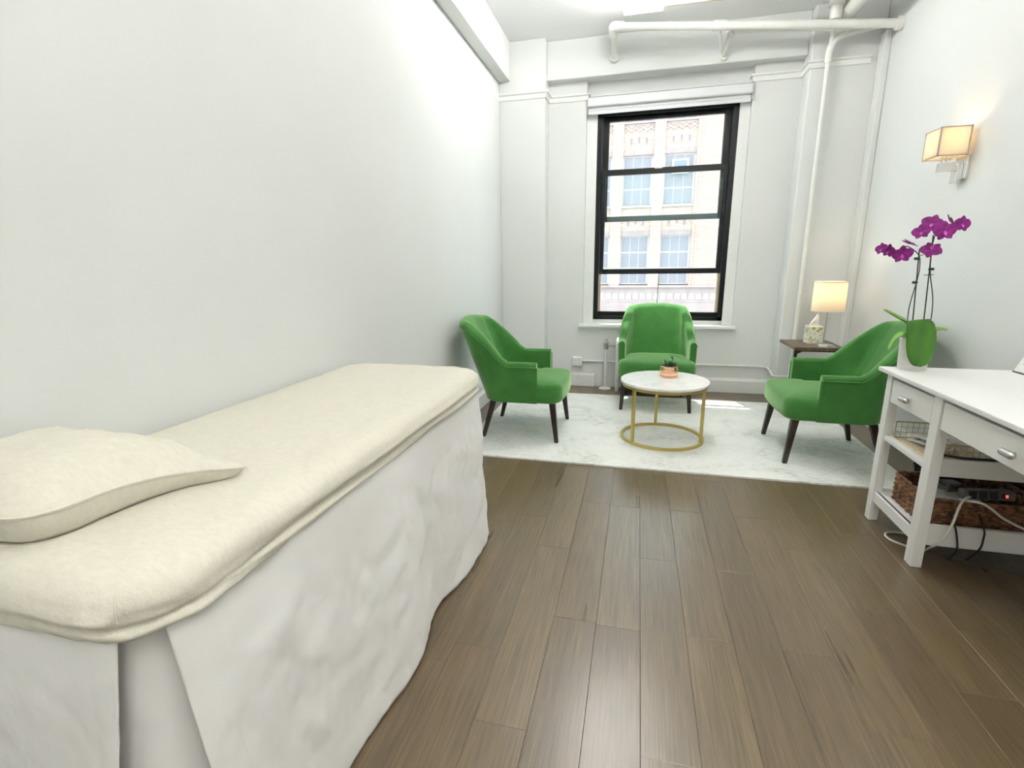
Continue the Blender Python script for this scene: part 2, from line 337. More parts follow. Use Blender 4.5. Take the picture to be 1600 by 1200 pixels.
# planks
PW, PL = 0.1525, 0.925
offs = {0: 1.08, -3: 2.007, -2: 2.48, 1: 1.561, 2: 1.983, 3: 1.561, -1: 0.62, 4: 1.30, -4: 1.35, 5: 1.85}
plank_cache = {}
def plank_mesh(w, l):
    k = (round(w, 4), round(l, 4))
    if k not in plank_cache:
        b = 0.0010; hw, hl = w/2-0.0002, l/2-0.0002
        vs = [(-hw,-hl,-0.006),(hw,-hl,-0.006),(hw,hl,-0.006),(-hw,hl,-0.006),(-hw,-hl,-0.0007),(hw,-hl,-0.0007),(hw,hl,-0.0007),(-hw,hl,-0.0007),
              (-hw+b,-hl+b,0),(hw-b,-hl+b,0),(hw-b,hl-b,0),(-hw+b,hl-b,0)]
        fs = [(0,1,5,4),(1,2,6,5),(2,3,7,6),(3,0,4,7),(4,5,9,8),(5,6,10,9),(6,7,11,10),(7,4,8,11),(8,9,10,11)]
        me = mesh('plank', vs, fs); me.materials.append(M['plank']); plank_cache[k] = me
    return plank_cache[k]
c0 = math.floor((XL-0.06)/PW); c1 = math.ceil((XR-0.06)/PW)
for c in range(c0, c1):
    xa = max(XL, 0.06+c*PW); xb = min(XR, 0.06+(c+1)*PW)
    if xb-xa < 0.01: continue
    off = offs.get(c, random.uniform(0, PL)); y = off-PL*math.ceil((off-YB)/PL)
    while y < YF:
        ya = max(y, YB); yb = min(y+PL, YF)
        if yb-ya > 0.02:
            link('plank', plank_mesh(xb-xa, yb-ya), None, floor, ((xa+xb)/2, (ya+yb)/2, 0))
        y += PL
# baseboards
def base_prof(h, t): return [(0, 0), (t, 0), (t, h*0.82), (t*0.55, h*0.92), (t*0.4, h), (0, h)]
def baseboard(name, label, pts, h=0.145, t=0.018):
    """pts: plan polyline, room side to the left-hand normal"""
    mb = MB(); P = [Vector((p[0], p[1])) for p in pts]; prof = base_prof(h, t); n = len(prof); vs = []; fs = []
    for i, p in enumerate(P):
        dirs = []
        if i > 0: dirs.append((P[i]-P[i-1]).normalized())
        if i < len(P)-1: dirs.append((P[i+1]-P[i]).normalized())
        nr = [Vector((-d.y, d.x)) for d in dirs]
        m = sum(nr, Vector((0, 0)))/len(nr); m = m/m.length_squared
        vs += [(p.x+m.x*a, p.y+m.y*a, z) for a, z in prof]
    for i in range(len(P)-1):
        for k in range(n): fs.append((i*n+k, (i+1)*n+k, (i+1)*n+(k+1) % n, i*n+(k+1) % n))
    fs.append(tuple(range(n))); fs.append(tuple((len(P)-1)*n+k for k in reversed(range(n))))
    mb.add(vs, fs); return struct(name, mb, M['trim'], 0.0015, label=label)
baseboard('baseboard_right', 'white baseboard along the right wall', [(XR, YB), (XR, 4.83)])
baseboard('baseboard_far', 'white baseboard under the window, stepping round the right pier', [(1.735, 4.83), (1.735, YP), (1.265, YP), (1.265, YF), (-0.10, YF)])
baseboard('baseboard_pier', 'short white baseboard block left of the radiator pipe', [(-0.40, YF), (-0.899, YF), (-0.899, YP), (XL, YP)])
baseboard('baseboard_left', 'white baseboard along the left wall', [(XL, YP), (XL, YB)])
# picture rails
def rail(name, label, pts, zt, t=0.030, h=0.055):
    mb = MB(); prof = [(0, zt-h), (t*0.35, zt-h), (t*0.5, zt-h*0.55), (t*0.5, zt-h*0.35), (t, zt-h*0.22), (t, zt), (0, zt)]
    P = [Vector(p) for p in pts]; n = len(prof); vs = []; fs = []
    for i, p in enumerate(P):
        dirs = []
        if i > 0: dirs.append((P[i]-P[i-1]).normalized())
        if i < len(P)-1: dirs.append((P[i+1]-P[i]).normalized())
        nr = [Vector((-d.y, d.x)) for d in dirs]
        m = sum(nr, Vector((0, 0)))/len(nr); m = m/m.length_squared
        vs += [(p.x+m.x*a, p.y+m.y*a, z) for a, z in prof]
    for i in range(len(P)-1):
        for k in range(n): fs.append((i*n+k, (i+1)*n+k, (i+1)*n+(k+1) % n, i*n+(k+1) % n))
    fs.append(tuple(range(n))); fs.append(tuple((len(P)-1)*n+k for k in reversed(range(n))))
    mb.add(vs, fs); return struct(name, mb, M['trim'], label=label)
rail('trim_1', 'picture rail across the left corner pier', [(RX0, YF+0.05), (RX0, YF), (-0.899, YF), (-0.899, YP), (XL, YP)], 2.785)
rail('trim_2', 'picture rail across the right corner pier', [(1.69, YP), (1.265, YP), (1.265, YF), (RX1, YF), (RX1, YF+0.05)], 2.812)
rail('trim_3', 'faint picture rail under the left beam', [(XL, YP), (XL, YB)], 2.785, t=0.004, h=0.045)
rail('trim_4', 'moulding strip over the roller blind', [(RX1, YW), (RX0, YW)], 2.775, t=0.03, h=0.03)

# ------------------------------------------------------------------ window
win = MB().box(WX0, WX0+0.045, YW-0.012, YW+0.13, WZ0, WZ1).box(WX1-0.045, WX1, YW-0.012, YW+0.13, WZ0, WZ1).box(WX0, WX1, YW-0.012, YW+0.13, WZ1-0.028, WZ1)
win.box(WX0, WX1, YW-0.012, YW+0.13, WZ0-0.004, WZ0+0.03)
window = struct('window_1', win, M['blackframe'], 0.003, label='tall black double-hung window facing a brick building')
def sash(name, x0, x1, z0, z1, y, rail_b, rail_t, stile, m, mrail=None):
    o = MB().box(x0, x0+stile, y, y+0.04, z0, z1).box(x1-stile, x1, y, y+0.04, z0, z1).box(x0+stile, x1-stile, y, y+0.04, z1-rail_t, z1).build(name, m, window, 0.003)
    MB().box(x0+stile, x1-stile, y, y+0.04, z0, z0+rail_b).build('bottom_rail', mrail or m, o, 0.003)
    return o
IX0, IX1 = WX0+0.045, WX1-0.045
up = sash('upper_sash', IX0+0.002, IX1-0.002, 1.655, WZ1-0.03, YW+0.075, 0.05, 0.03, 0.056, M['blackframe'], M['greyframe'])
lo = sash('lower_sash', IX0+0.002, IX1-0.002, 1.148, 2.128, YW+0.02, 0.05, 0.05, 0.040, M['blackframe'])
MB().box(IX0+0.05, IX1-0.05, YW+0.092, YW+0.097, 1.70, WZ1-0.05).build('pane', M['glass'], up)
MB().box(IX0+0.035, IX1-0.035, YW+0.038, YW+0.043, 1.19, 2.085).build('pane', M['glass2'], lo)
MB().box(0.10, 0.17, YW+0.005, YW+0.02, 2.118, 2.132).build('sash_lock', M['nickel'], lo)
# lower opening: sash bottom rail of the frame and an adjustable screen
MB().box(IX0, IX1, YW+0.005, YW+0.07, WZ0+0.02, 0.775).build('bottom_rail', M['blackframe'], window, 0.004)
scr = MB().box(IX0+0.005, IX0+0.022, YW+0.03, YW+0.05, 0.775, 1.15).box(IX1-0.022, IX1-0.005, YW+0.03, YW+0.05, 0.775, 1.15).build('window_guard', M['mould'], window, 0.002)
MB().box(0.188, 0.194, YW+0.03, YW+0.045, 0.775, 1.15).build('centre_bar', M['greyframe'], scr)
MB().box(IX0+0.02, IX1-0.02, YW+0.036, YW+0.040, 0.775, 1.15).build('pane', M['glass'], scr)
# casing and sill
cs = MB().box(RX0, WX0, YW-0.02, YW, RZ0, 2.62).box(WX1, RX1, YW-0.02, YW, RZ0, 2.62).box(RX0, RX1, YW-0.02, YW, 2.622, 2.72)
MB.build(cs, 'window_casing', M['trim'], window, 0.003)
MB().box(RX0-0.035, RX1+0.03, YF-0.05, YW+0.01, 0.625, 0.655).box(RX0-0.015, RX1+0.012, YF-0.012, YF, 0.60, 0.625).build('window_sill', M['trim'], window, 0.005)
# roller blind cassette
bl = empty('roller_blind', (0.175, YW-0.05, 2.62)); tag(bl, 'white roller blind cassette, fully raised above the black window', 'blind')
bx0, bx1 = RX0+0.006-0.175, RX1-0.006-0.175
MB().prism([(bx0, 0.045), (bx1, 0.045), (bx1, 0.125), (bx0, 0.125)], -0.055, 0.03).build('cassette', M['blind'], bl, 0.012, seg=3)
MB().tube([(bx0+0.01, 0.0, 0.028), (bx1-0.01, 0.0, 0.028)], 0.026, 16).build('roll', M['blind'], bl, smooth=True)
MB().box(bx0+0.008, bx1-0.008, -0.03, -0.018, -0.018, 0.012).build('hem_bar', M['blind'], bl, 0.004)
for sx in (bx0, bx1-0.004): MB().box(sx, sx+0.004, -0.05, 0.03, 0.0, 0.12).build('end_cap', M['white2'], bl)

# ------------------------------------------------------------------ ceiling fluorescent fixtures (window one in view, two unseen ones added for even light)
def fixture(y0, y1, label, group, x=-0.055, dm='diffuser'):
    e = empty('ceiling_light', (x, (y0+y1)/2, ZC)); tag(e, label, 'ceiling light', group); h = (y1-y0)/2
    MB().box(-0.05, 0.05, -h+0.02, h-0.02, -0.092, -0.080).build('housing', M['white2'], e, 0.004)
    for yy in (-h+0.2, h-0.2): MB().tube([(0, yy, -0.08), (0, yy, 0)], 0.012, 10).build('hanger', M['white2'], e, smooth=True)
    for sx in (-1, 1): MB().tube([(sx*0.095, -h+0.03, -0.090), (sx*0.095, h-0.03, -0.090)], 0.013, 10).build('added_uplight_tube', M['tube'], e, smooth=True)  # upward glow added to lift the ceiling brightness
    MB().box(-0.14, 0.14, -h+0.008, h-0.008, -0.135, -0.112).build('diffuser', M[dm], e, 0.008)
    for yy in (-h, h-0.006): MB().box(-0.142, 0.142, yy, yy+0.006, -0.137, -0.080).build('end_plate', M['white2'], e)
    return e
fixture(3.20, 4.40, 'lit fluorescent ceiling light nearest the window, cut by the frame top', 'ceiling lights', dm='diffuser_near')
fixture(0.5, 1.7, 'unseen ceiling light added over the middle of the room to even the lighting', 'ceiling lights', 0.95)  # assumed fixture out of view, put in to light the room evenly
fixture(-1.3, -0.1, 'unseen ceiling light added behind the camera to even the lighting', 'ceiling lights', 0.45, 'diffuser_back')  # another assumed fixture, added as light from behind the camera
c = MB().tube([(0.09, 4.36, 3.105), (1.3, 4.40, 3.105)], 0.018, 12).build('ceiling_conduit', M['conduit'], None, smooth=True)
tag(c, 'cream conduit running right from the ceiling light', 'conduit')

# ------------------------------------------------------------------ pipes
mp = empty('steam_pipe', (-0.295, 4.714, 3.14)); tag(mp, 'long thick white pipe crossing below the ceiling to the right wall', 'pipe')
def P_(o, pts): return [tuple(Vector(p)-Vector(o)) for p in pts]
O = (-0.295, 4.714, 3.14)
MB().tube(P_(O, [(-0.28, 4.714, 3.139), (1.78, 4.69, 2.925)]), 0.030, 14).build('run', M['pipe'], mp, smooth=True)
MB().tube(P_(O, [(-0.295, 5.03, 3.015), (-0.295, 4.72, 3.135)]), 0.022, 12).build('stub', M['pipe'], mp, smooth=True)
MB().tube(P_(O, bez([(-0.295, 4.79, 3.108), (-0.295, 4.735, 3.130), (-0.285, 4.712, 3.14), (-0.21, 4.712, 3.132)], 5)), 0.037, 14).build('elbow', M['pipe'], mp, smooth=True)
MB().tube(P_(O, [(-0.295, 5.03, 3.015), (-0.295, 5.012, 3.022)]), 0.040, 14).build('flange', M['pipe'], mp, smooth=True)
MB().tube(P_(O, [(1.74, 4.69, 2.929), (1.78, 4.69, 2.925)]), 0.045, 14).build('flange', M['pipe'], mp, smooth=True)
MB().tube(P_(O, [(0.53, 4.70, 3.03), (0.60, 5.03, 2.955)]), 0.012, 8).build('hanger', M['pipe'], mp, smooth=True)
MB().tube(P_(O, [(0.48, 4.705, 3.061), (0.58, 4.704, 3.051)]), 0.037, 14).build('coupling', M['pipe'], mp, smooth=True)
tp = empty('riser_pipe', (1.375, 4.885, 0)); tag(tp, 'slim white vertical pipe in front of the right pier, branching at its top', 'pipe')
O = (1.375, 4.885, 0)
MB().tube(P_(O, [(1.375, 4.885, 0.0), (1.375, 4.885, 2.86)]), 0.017, 12).build('riser', M['pipe'], tp, smooth=True)
MB().tube(P_(O, bez([(0.611, 5.03, 2.935), (0.625, 4.85, 3.025), (0.645, 4.80, 3.045), (0.70, 4.80, 3.04), (1.30, 4.80, 2.988), (1.36, 4.82, 2.965), (1.376, 4.86, 2.91), (1.375, 4.885, 2.84)], 6)), 0.017, 12).build('branch', M['pipe'], tp, smooth=True)
MB().tube(P_(O, [(0.628, 4.845, 3.027), (0.640, 4.81, 3.043)]), 0.025, 12).tube(P_(O, [(0.66, 4.80, 3.044), (0.70, 4.80, 3.040)]), 0.025, 12).build('elbow', M['pipe'], tp, smooth=True)
MB().tube(P_(O, [(0.611, 5.03, 2.935), (0.613, 5.015, 2.942)]), 0.034, 12).build('flange', M['pipe'], tp, smooth=True)
MB().tube(P_(O, bez([(1.375, 4.885, 2.80), (1.38, 4.88, 2.87), (1.41, 4.86, 2.93), (1.47, 4.85, 2.955)], 5)), 0.027, 12).build('tee', M['pipe'], tp, smooth=True)
MB().tube(P_(O, [(1.44, 4.855, 2.945), (1.735, 4.86, 2.99)]), 0.019, 12).build('branch', M['pipe'], tp, smooth=True)
MB().tube(P_(O, [(1.375, 4.885, 2.77), (1.375, 4.885, 2.81)]), 0.025, 12).build('coupling', M['pipe'], tp, smooth=True)
dp = empty('drop_pipe', (1.337, 4.70, 3.001)); tag(dp, 'thick white pipe dropping from the ceiling onto the long pipe', 'pipe')
MB().tube([(0, 0, 0.0), (0, 0, ZC-3.001)], 0.040, 16).build('run', M['pipe'], dp, smooth=True)
MB().tube([(0, 0, 0.09), (0, 0, 0.125)], 0.052, 16).build('collar', M['pipe'], dp, smooth=True)
lp = empty('ceiling_pipe', (1.44, 4.75, 3.06)); tag(lp, 'thick white pipe near the ceiling running back toward the camera', 'pipe')
MB().tube([(0, 0, 0), (0, -6.2, 0)], 0.050, 16).build('run', M['pipe'], lp, smooth=True)
MB().tube([(0, 0, 0), (0, 0, 0.10), (0, 0, 0.155)], 0.050, 16).build('elbow', M['pipe'], lp, smooth=True)

# conduit on the window wall with its outlet box
wc = empty('wall_conduit', (-0.53, YF-0.012, 0.27)); tag(wc, 'thin white conduit along the wall under the window', 'conduit')
MB().tube([(0.0, 0, 0), (1.70, 0, 0.0)], 0.010, 10).build('run', M['pipe'], wc, smooth=True)
MB().tube(bez([(1.70, 0, 0), (1.755, -0.01, -0.004), (1.772, -0.06, -0.02), (1.772, -0.17, -0.045), (1.79, -0.202, -0.045), (1.86, -0.204, -0.045), (2.22, -0.204, -0.045)], 5), 0.010, 10).build('bend', M['pipe'], wc, smooth=True)
ob = empty('outlet_box', (-0.582, YF, 0.263)); tag(ob, 'white surface-mounted double outlet left of the radiator pipe', 'outlet')
MB().box(-0.054, 0.054, -0.045, 0, -0.048, 0.048).build('box', M['outlet'], ob, 0.006)
MB().box(-0.05, 0.05, -0.049, -0.045, -0.044, 0.044).build('cover', M['outlet'], ob, 0.002)
for sx in (-0.024, 0.024):
    for sz in (-0.02, 0.02):
        so = MB().lathe([(0.0, 0.0), (0.015, 0.0), (0.015, 0.002), (0.0, 0.002)], 16).build('socket', M['outlet'], ob); so.location = (sx, -0.049, sz); so.rotation_euler = (PI/2, 0, 0)
        MB().box(-0.006, -0.0035, -0.004, 0.005, 0.002, 0.0028).box(0.0035, 0.006, -0.004, 0.005, 0.002, 0.0028).build('slot', M['slot'], so)

# ------------------------------------------------------------------ radiator behind the chair
rd = empty('radiator', (0.18, 5.0, 0)); tag(rd, 'white column radiator half hidden behind the middle armchair', 'radiator')
seg = MB()
def column_mesh():
    mb = MB()
    for yy in (-0.045, 0.045): mb.tube(bez([(0, yy, 0.04), (0, yy, 0.10), (0, yy, 0.42), (0, yy*0.8, 0.50), (0, yy*0.2, 0.52)], 4), 0.020, 10)
    mb.tube([(0, -0.045, 0.075), (0, 0.045, 0.075)], 0.022, 10).tube([(0, -0.04, 0.48), (0, 0.04, 0.48)], 0.022, 10)
    return mb
cm = None
for k in range(12):
    x = -0.345+k*0.0585
    if cm is None:
        o = column_mesh().build('column', M['radiator'], rd, smooth=True); cm = o.data; o.location = (x, 0, 0)
    else: link('column', cm, None, rd, (x, 0, 0))
for x in (-0.345, 0.2985):
    for yy in (-0.045, 0.045): MB().tube([(x, yy, 0), (x, yy, 0.05)], [0.016, 0.020], 10).build('foot', M['radiator'], rd, smooth=True)
vp = empty('radiator_valve', (-0.288, 5.045, 0)); tag(vp, 'white radiator supply pipe with valve and round floor plate', 'valve')
MB().tube([(0, 0, 0.0), (0, 0, 0.43)], 0.016, 12).build('supply_pipe', M['pipe'], vp, smooth=True)
MB().lathe([(0.06, 0.0), (0.062, 0.006), (0.045, 0.014), (0.02, 0.022), (0.0, 0.022)], 24).build('floor_plate', M['pipe'], vp, smooth=True)
vb = MB().tube([(0, 0, 0.41), (0, 0, 0.42), (0, 0, 0.475), (0, 0, 0.485)], [0.022, 0.027, 0.027, 0.018], 8).build('valve_body', M['nickel'], vp)
MB().tube([(0, 0, 0.485), (0, 0, 0.515)], 0.008, 8).tube([(-0.035, 0, 0.517), (0.02, 0, 0.517)], 0.009, 8).build('handle', M['nickel'], vb, smooth=True)
MB().tube([(0.02, 0, 0.455), (0.10, -0.04, 0.455)], 0.016, 10).build('union', M['nickel'], vp, smooth=True)

# ------------------------------------------------------------------ rug
RUGZ = 0.012
def rug():
    x0, x1, y0, y1 = -1.17, 1.565, 2.985, 4.75; nx, ny = 60, 40; cx, cy = (x0+x1)/2, (y0+y1)/2
    vs = []; fs = []
    for j in range(ny+1):
        for i in range(nx+1):
            x = x0+(x1-x0)*i/nx; y = y0+(y1-y0)*j/ny
            e = 0.004*nz(x*2.2, y*0.4, 3) if j in (0, ny) else 0
            vs.append((x-cx, y-cy+e+0.02*(x-cx)/2.7*(-0.6), RUGZ))
    for j in range(ny):
        for i in range(nx): a = j*(nx+1)+i; fs.append((a, a+1, a+nx+2, a+nx+1))
    me = mesh('area_rug', vs, fs); o = link('area_rug', me, M['rug'], None, (cx, cy, 0))
    md = o.modifiers.new('thick', 'SOLIDIFY'); md.thickness = RUGZ-0.001; md.offset = -1
    tag(o, 'large pale distressed area rug under the green armchairs', 'rug')
rug()

# ------------------------------------------------------------------ green armchair
def armchair(name, label, group):
    root = empty(name); tag(root, label, 'armchair', group)
    hw, ya, yb_ = 0.326, -0.165, 0.075; rx, ry = 0.185, 0.175
    path = []
    for k in range(9): path.append((hw, ya+(yb_-ya)*k/8, (0.0, 1)))
    for k in range(1, 15):
        a = PI/2*k/14; path.append((hw-rx+rx*math.cos(a), yb_+ry*math.sin(a), (k/14, 2)))
    for k in range(1, 9): path.append(((hw-rx)*(1-k/8), yb_+ry+0.012*math.sin(PI/2*k/8), (1.0, 3)))
    pts = []
    L = 0; acc = [0]
    for a, b in zip(path, path[1:]): L += math.hypot(a[0]-b[0], a[1]-b[1]); acc.append(L)
    s0 = acc[7]; s1 = acc[14]
    half = []
    for (x, y, _), s in zip(path, acc):
        w = smst(s0, s1, s); c = max(0, (s-s1)/(acc[-1]-s1)); half.append((x, y, w, c))
    full = half+[(-x, y, w, c) for x, y, w, c in reversed(half[:-1])]
    n = len(full); secs = []; welt = []
    for i, (x, y, w, c) in enumerate(full):
        a = full[max(i-1, 0)]; b = full[min(i+1, n-1)]; t = Vector((b[0]-a[0], b[1]-a[1])).normalized(); nr = Vector((t.y, -t.x))
        if nr.dot(Vector((x, y-0.0))) < 0: nr = -nr
        zt = 0.578+0.268*w+0.024*math.sin(PI/2*c)*w; th = 0.056+0.036*w
        def W(off, z, w=w, x=x, y=y, nr=nr):
            k = max(0, (z-0.28)/0.58)
            px = (x+nr.x*off)*(1-0.045*w*k); py = y+nr.y*off+w*0.205*k**1.1
            return (px, py, z)
        r = th/2; sec = []
        for q in range(6): sec.append(W(-0.012*(1-q/5)**2, 0.283+(zt-r-0.283)*q/5))
        for q in range(1, 8):
            an = PI*q/8; sec.append(W(-r+r*math.cos(an), zt-r+r*math.sin(an)))
        for q in range(6): sec.append(W(-th-0.003*w*math.sin(PI*q/5), zt-r-(zt-r-0.33)*q/5))
        secs.append(sec); welt.append(W(0.003, zt-r-0.006))
    m = len(secs[0]); vs = [v for s in secs for v in s]; fs = []
    for i in range(n-1):
        for k in range(m): fs.append((i*m+k, (i+1)*m+k, (i+1)*m+(k+1) % m, i*m+(k+1) % m))
    fs.append(tuple(range(m))); fs.append(tuple((n-1)*m+k for k in reversed(range(m))))
    mb = MB().add(vs, fs); mb.build('back_and_arms', M['green'], root, 0.006, smooth=True)
    front1 = [(secs[0][0][0]+0.002, ya-0.002, 0.29), (secs[0][0][0]+0.002, ya-0.002, welt[0][2])]
    front2 = [(secs[-1][0][0]-0.002, ya-0.002, welt[-1][2]), (secs[-1][0][0]-0.002, ya-0.002, 0.29)]
    MB().tube(front1+welt+front2, 0.0045, 6).build('piping', M['green'], root, smooth=True)
    # seat: T-shaped, crowned
    ol = []; hf = 0.320; yf = -0.34; rc = 0.10
    for k in range(9):
        a = PI/2*k/8; ol.append((hf-rc+rc*math.sin(a)*1.0, yf+rc-rc*math.cos(a)))
    for k in range(1, 5): ol.append((hf, yf+rc+(ya+0.03-yf-rc)*k/4))
    ol += [(0.274, ya+0.032), (0.274, -0.05), (0.272, 0.08), (0.25, 0.15), (0.18, 0.20)]
    right = ol; left = [(-x, y) for x, y in reversed(ol)]
    fr = []
    for k in range(1, 8): x = -(hf-rc)+2*(hf-rc)*k/8; fr.append((x, yf-0.012*math.sin(PI*k/8)))
    outline = right+left+fr   # counter-clockwise
    N_ = len(outline); cxx = Vector((0, -0.08))
    nrm = []
    for i in range(N_):
        t = Vector(outline[(i+1) % N_])-Vector(outline[i-1]); nrm.append(Vector((t.y, -t.x)).normalized())
    rings = [(0.018, 0.288), (0.004, 0.30), (0.0, 0.32), (0.0, 0.375), (0.003, 0.398), (0.013, 0.414), (0.03, 0.424)]
    vs = []; fs = []
    for ins, z in rings: vs += [(p[0]-nr.x*ins, p[1]-nr.y*ins, z) for p, nr in zip(outline, nrm)]
    for s_, z in ((0.70, 0.437), (0.42, 0.444), (0.15, 0.446)):
        vs += [(cxx.x+(p[0]-cxx.x)*s_, cxx.y+(p[1]-cxx.y)*s_, z) for p in outline]
    R = len(rings)+3
    for i in range(R-1):
        for k in range(N_): fs.append((i*N_+k, i*N_+(k+1) % N_, (i+1)*N_+(k+1) % N_, (i+1)*N_+k))
    fs.append(tuple(reversed(range(N_)))); fs.append(tuple((R-1)*N_+k for k in range(N_)))
    MB().add(vs, fs).build('seat', M['green'], root, smooth=True)
    # legs
    for sx in (-1, 1):
        for (tx, ty, bx, by) in ((0.262, -0.268, 0.284, -0.305), (0.220, 0.165, 0.258, 0.245)):
            def sq(x, y, z, r): return [(sx*x-r, y-r, z), (sx*x+r, y-r, z), (sx*x+r, y+r, z), (sx*x-r, y+r, z)]
            MB().hexa(sq(bx, by, 0, 0.0135), sq(tx, ty, 0.295, 0.022)).build('leg', M['leg'], root, 0.004)
    return root
chL = armchair('armchair', 'green velvet armchair beside the foot of the massage table, facing right', 'green armchairs')
chL.location = (-0.822, 3.61, RUGZ); chL.rotation_euler = (0, 0, PI/2)
chC = copy_tree(chL); chC.location = (0.182, 4.57, RUGZ); chC.rotation_euler = (0, 0, 0.0)
chC['label'] = 'green velvet armchair under the window behind the round table'
chR = copy_tree(chL); chR.location = (1.25, 3.545, RUGZ); chR.rotation_euler = (0, 0, -PI/2)
chR['label'] = 'green velvet armchair behind the white desk, facing left'

# ------------------------------------------------------------------ coffee table
TX, TY, TZ = 0.212, 3.60, 0.445
ct = empty('coffee_table', (TX, TY, RUGZ)); tag(ct, 'round marble-topped coffee table on a thin gold frame', 'table')
RT = 0.305
h = TZ-RUGZ
MB().lathe([(0, h-0.02), (RT-0.004, h-0.02), (RT, h-0.016), (RT, h-0.004), (RT-0.004, h), (0, h)], 72).build('tabletop', M['marble'], ct, smooth=True)
def ring(z0, z1, ro, ri, name):
    MB().lathe([(ri, z0), (ro, z0), (ro, z1), (ri, z1), (ri, z0)], 72, cap=False).build(name, M['gold'], ct, smooth=True)
ring(h-0.042, h-0.0205, 0.292, 0.270, 'top_ring'); ring(0.0, 0.018, 0.292, 0.272, 'base_ring')
for a in (math.radians(-137), math.radians(-24), math.radians(97)):
    lg = MB().box(-0.010, 0.010, -0.010, 0.010, 0.016, h-0.040).build('leg', M['gold'], ct, 0.002)
    lg.location = (0.281*math.cos(a), 0.281*math.sin(a), 0); lg.rotation_euler = (0, 0, a)
# succulent
sc = empty('succulent_planter', (TX+0.033, TY+0.105, TZ)); tag(sc, 'small succulent in a copper pot on the marble table', 'plant')
MB().lathe([(0, 0.002), (0.052, 0.002), (0.060, 0.010), (0.065, 0.03), (0.065, 0.060), (0.061, 0.078), (0.056, 0.080), (0.055, 0.070), (0.0, 0.070)], 24).build('pot', M['rosegold'], sc)
MB().lathe([(0, 0), (0.060, 0), (0.064, 0.004), (0.064, 0.012), (0.058, 0.013), (0.0, 0.006)], 32).build('saucer', M['rosegold'], sc, smooth=True)
MB().lathe([(0, 0.074), (0.054, 0.072), (0.054, 0.070), (0, 0.070)], 20).build('soil', M['soil'], sc)
def spike(base, tip, r, bendz=0.0):
    b = Vector(base); t = Vector(tip); mid = (b+t)/2+Vector((0, 0, bendz)); pts = bez([b, mid, t], 4)
    return MB().tube(pts, [r*(0.8+0.5*k/3) if k < 3 else r*1.3*(1-(k-3)/(len(pts)-4))+0.0004 for k in range(len(pts))], 6)
random.seed(3)
for k in range(11):
    a = 2*PI*k/11+random.uniform(-.2, .2); rr_ = random.uniform(0.012, 0.030); hh = random.uniform(0.03, 0.052)
    cx = -0.014 if k < 7 else 0.012
    spike((cx+rr_*0.3*math.cos(a), rr_*0.3*math.sin(a), 0.071), (cx+rr_*math.cos(a), rr_*math.sin(a), 0.078+hh), 0.0045).build('leaf', M['succ'], sc, smooth=True)
for k in range(6):
    a = 2*PI*k/6; spike((0.026, 0.0, 0.071), (0.026+0.032*math.cos(a), 0.02*math.sin(a), 0.095), 0.004, 0.014).build('leaf', M['succ'], sc, smooth=True)
MB().tube(bez([(0.018, 0.01, 0.07), (0.022, 0.012, 0.11), (0.018, 0.01, 0.138)], 4), 0.0018, 6).build('stem', M['succ'], sc, smooth=True)
for k in range(7):
    a = 2*PI*k/7; spike((0.019, 0.01, 0.122+0.003*k), (0.019+0.017*math.cos(a), 0.01+0.017*math.sin(a), 0.130+0.004*k), 0.003).build('leaf', M['leaf2'] if k % 3 == 0 else M['succ'], sc, smooth=True)

# ------------------------------------------------------------------ massage table
BX0, BX1, BY0, BY1 = -1.325, -0.652, 0.445, 2.105
bed = empty('massage_table', ((BX0+BX1)/2, (BY0+BY1)/2, 0)); tag(bed, 'massage table with ecru fitted sheet and white floor-length skirt along the left wall', 'massage table')
bcx, bcy = (BX0+BX1)/2, (BY0+BY1)/2
def rrect(hx, hy, r, n_side_x, n_side_y, n_c):
    """counter-clockwise points with outward normals, starting at right side middle-bottom"""
    out = []
    r = max(r, 1e-4)
    cs = [(hx-r, hy-r, 0), (-(hx-r), hy-r, PI/2), (-(hx-r), -(hy-r), PI), (hx-r, -(hy-r), 1.5*PI)]
    for q, (cx, cy, a0) in enumerate(cs):
        # side before this corner
        px, py, pa = cs[q-1]; e0 = (px+r*math.cos(a0), py+r*math.sin(a0)); e1 = (cx+r*math.cos(a0), cy+r*math.sin(a0))
        ns = n_side_y if q % 2 == 0 else n_side_x
        for k in range(ns): t = k/ns; out.append((e0[0]+(e1[0]-e0[0])*t, e0[1]+(e1[1]-e0[1])*t, math.cos(a0), math.sin(a0)))
        for k in range(n_c): a = a0+PI/2*k/n_c; out.append((cx+r*math.cos(a), cy+r*math.sin(a), math.cos(a), math.sin(a)))
    return out
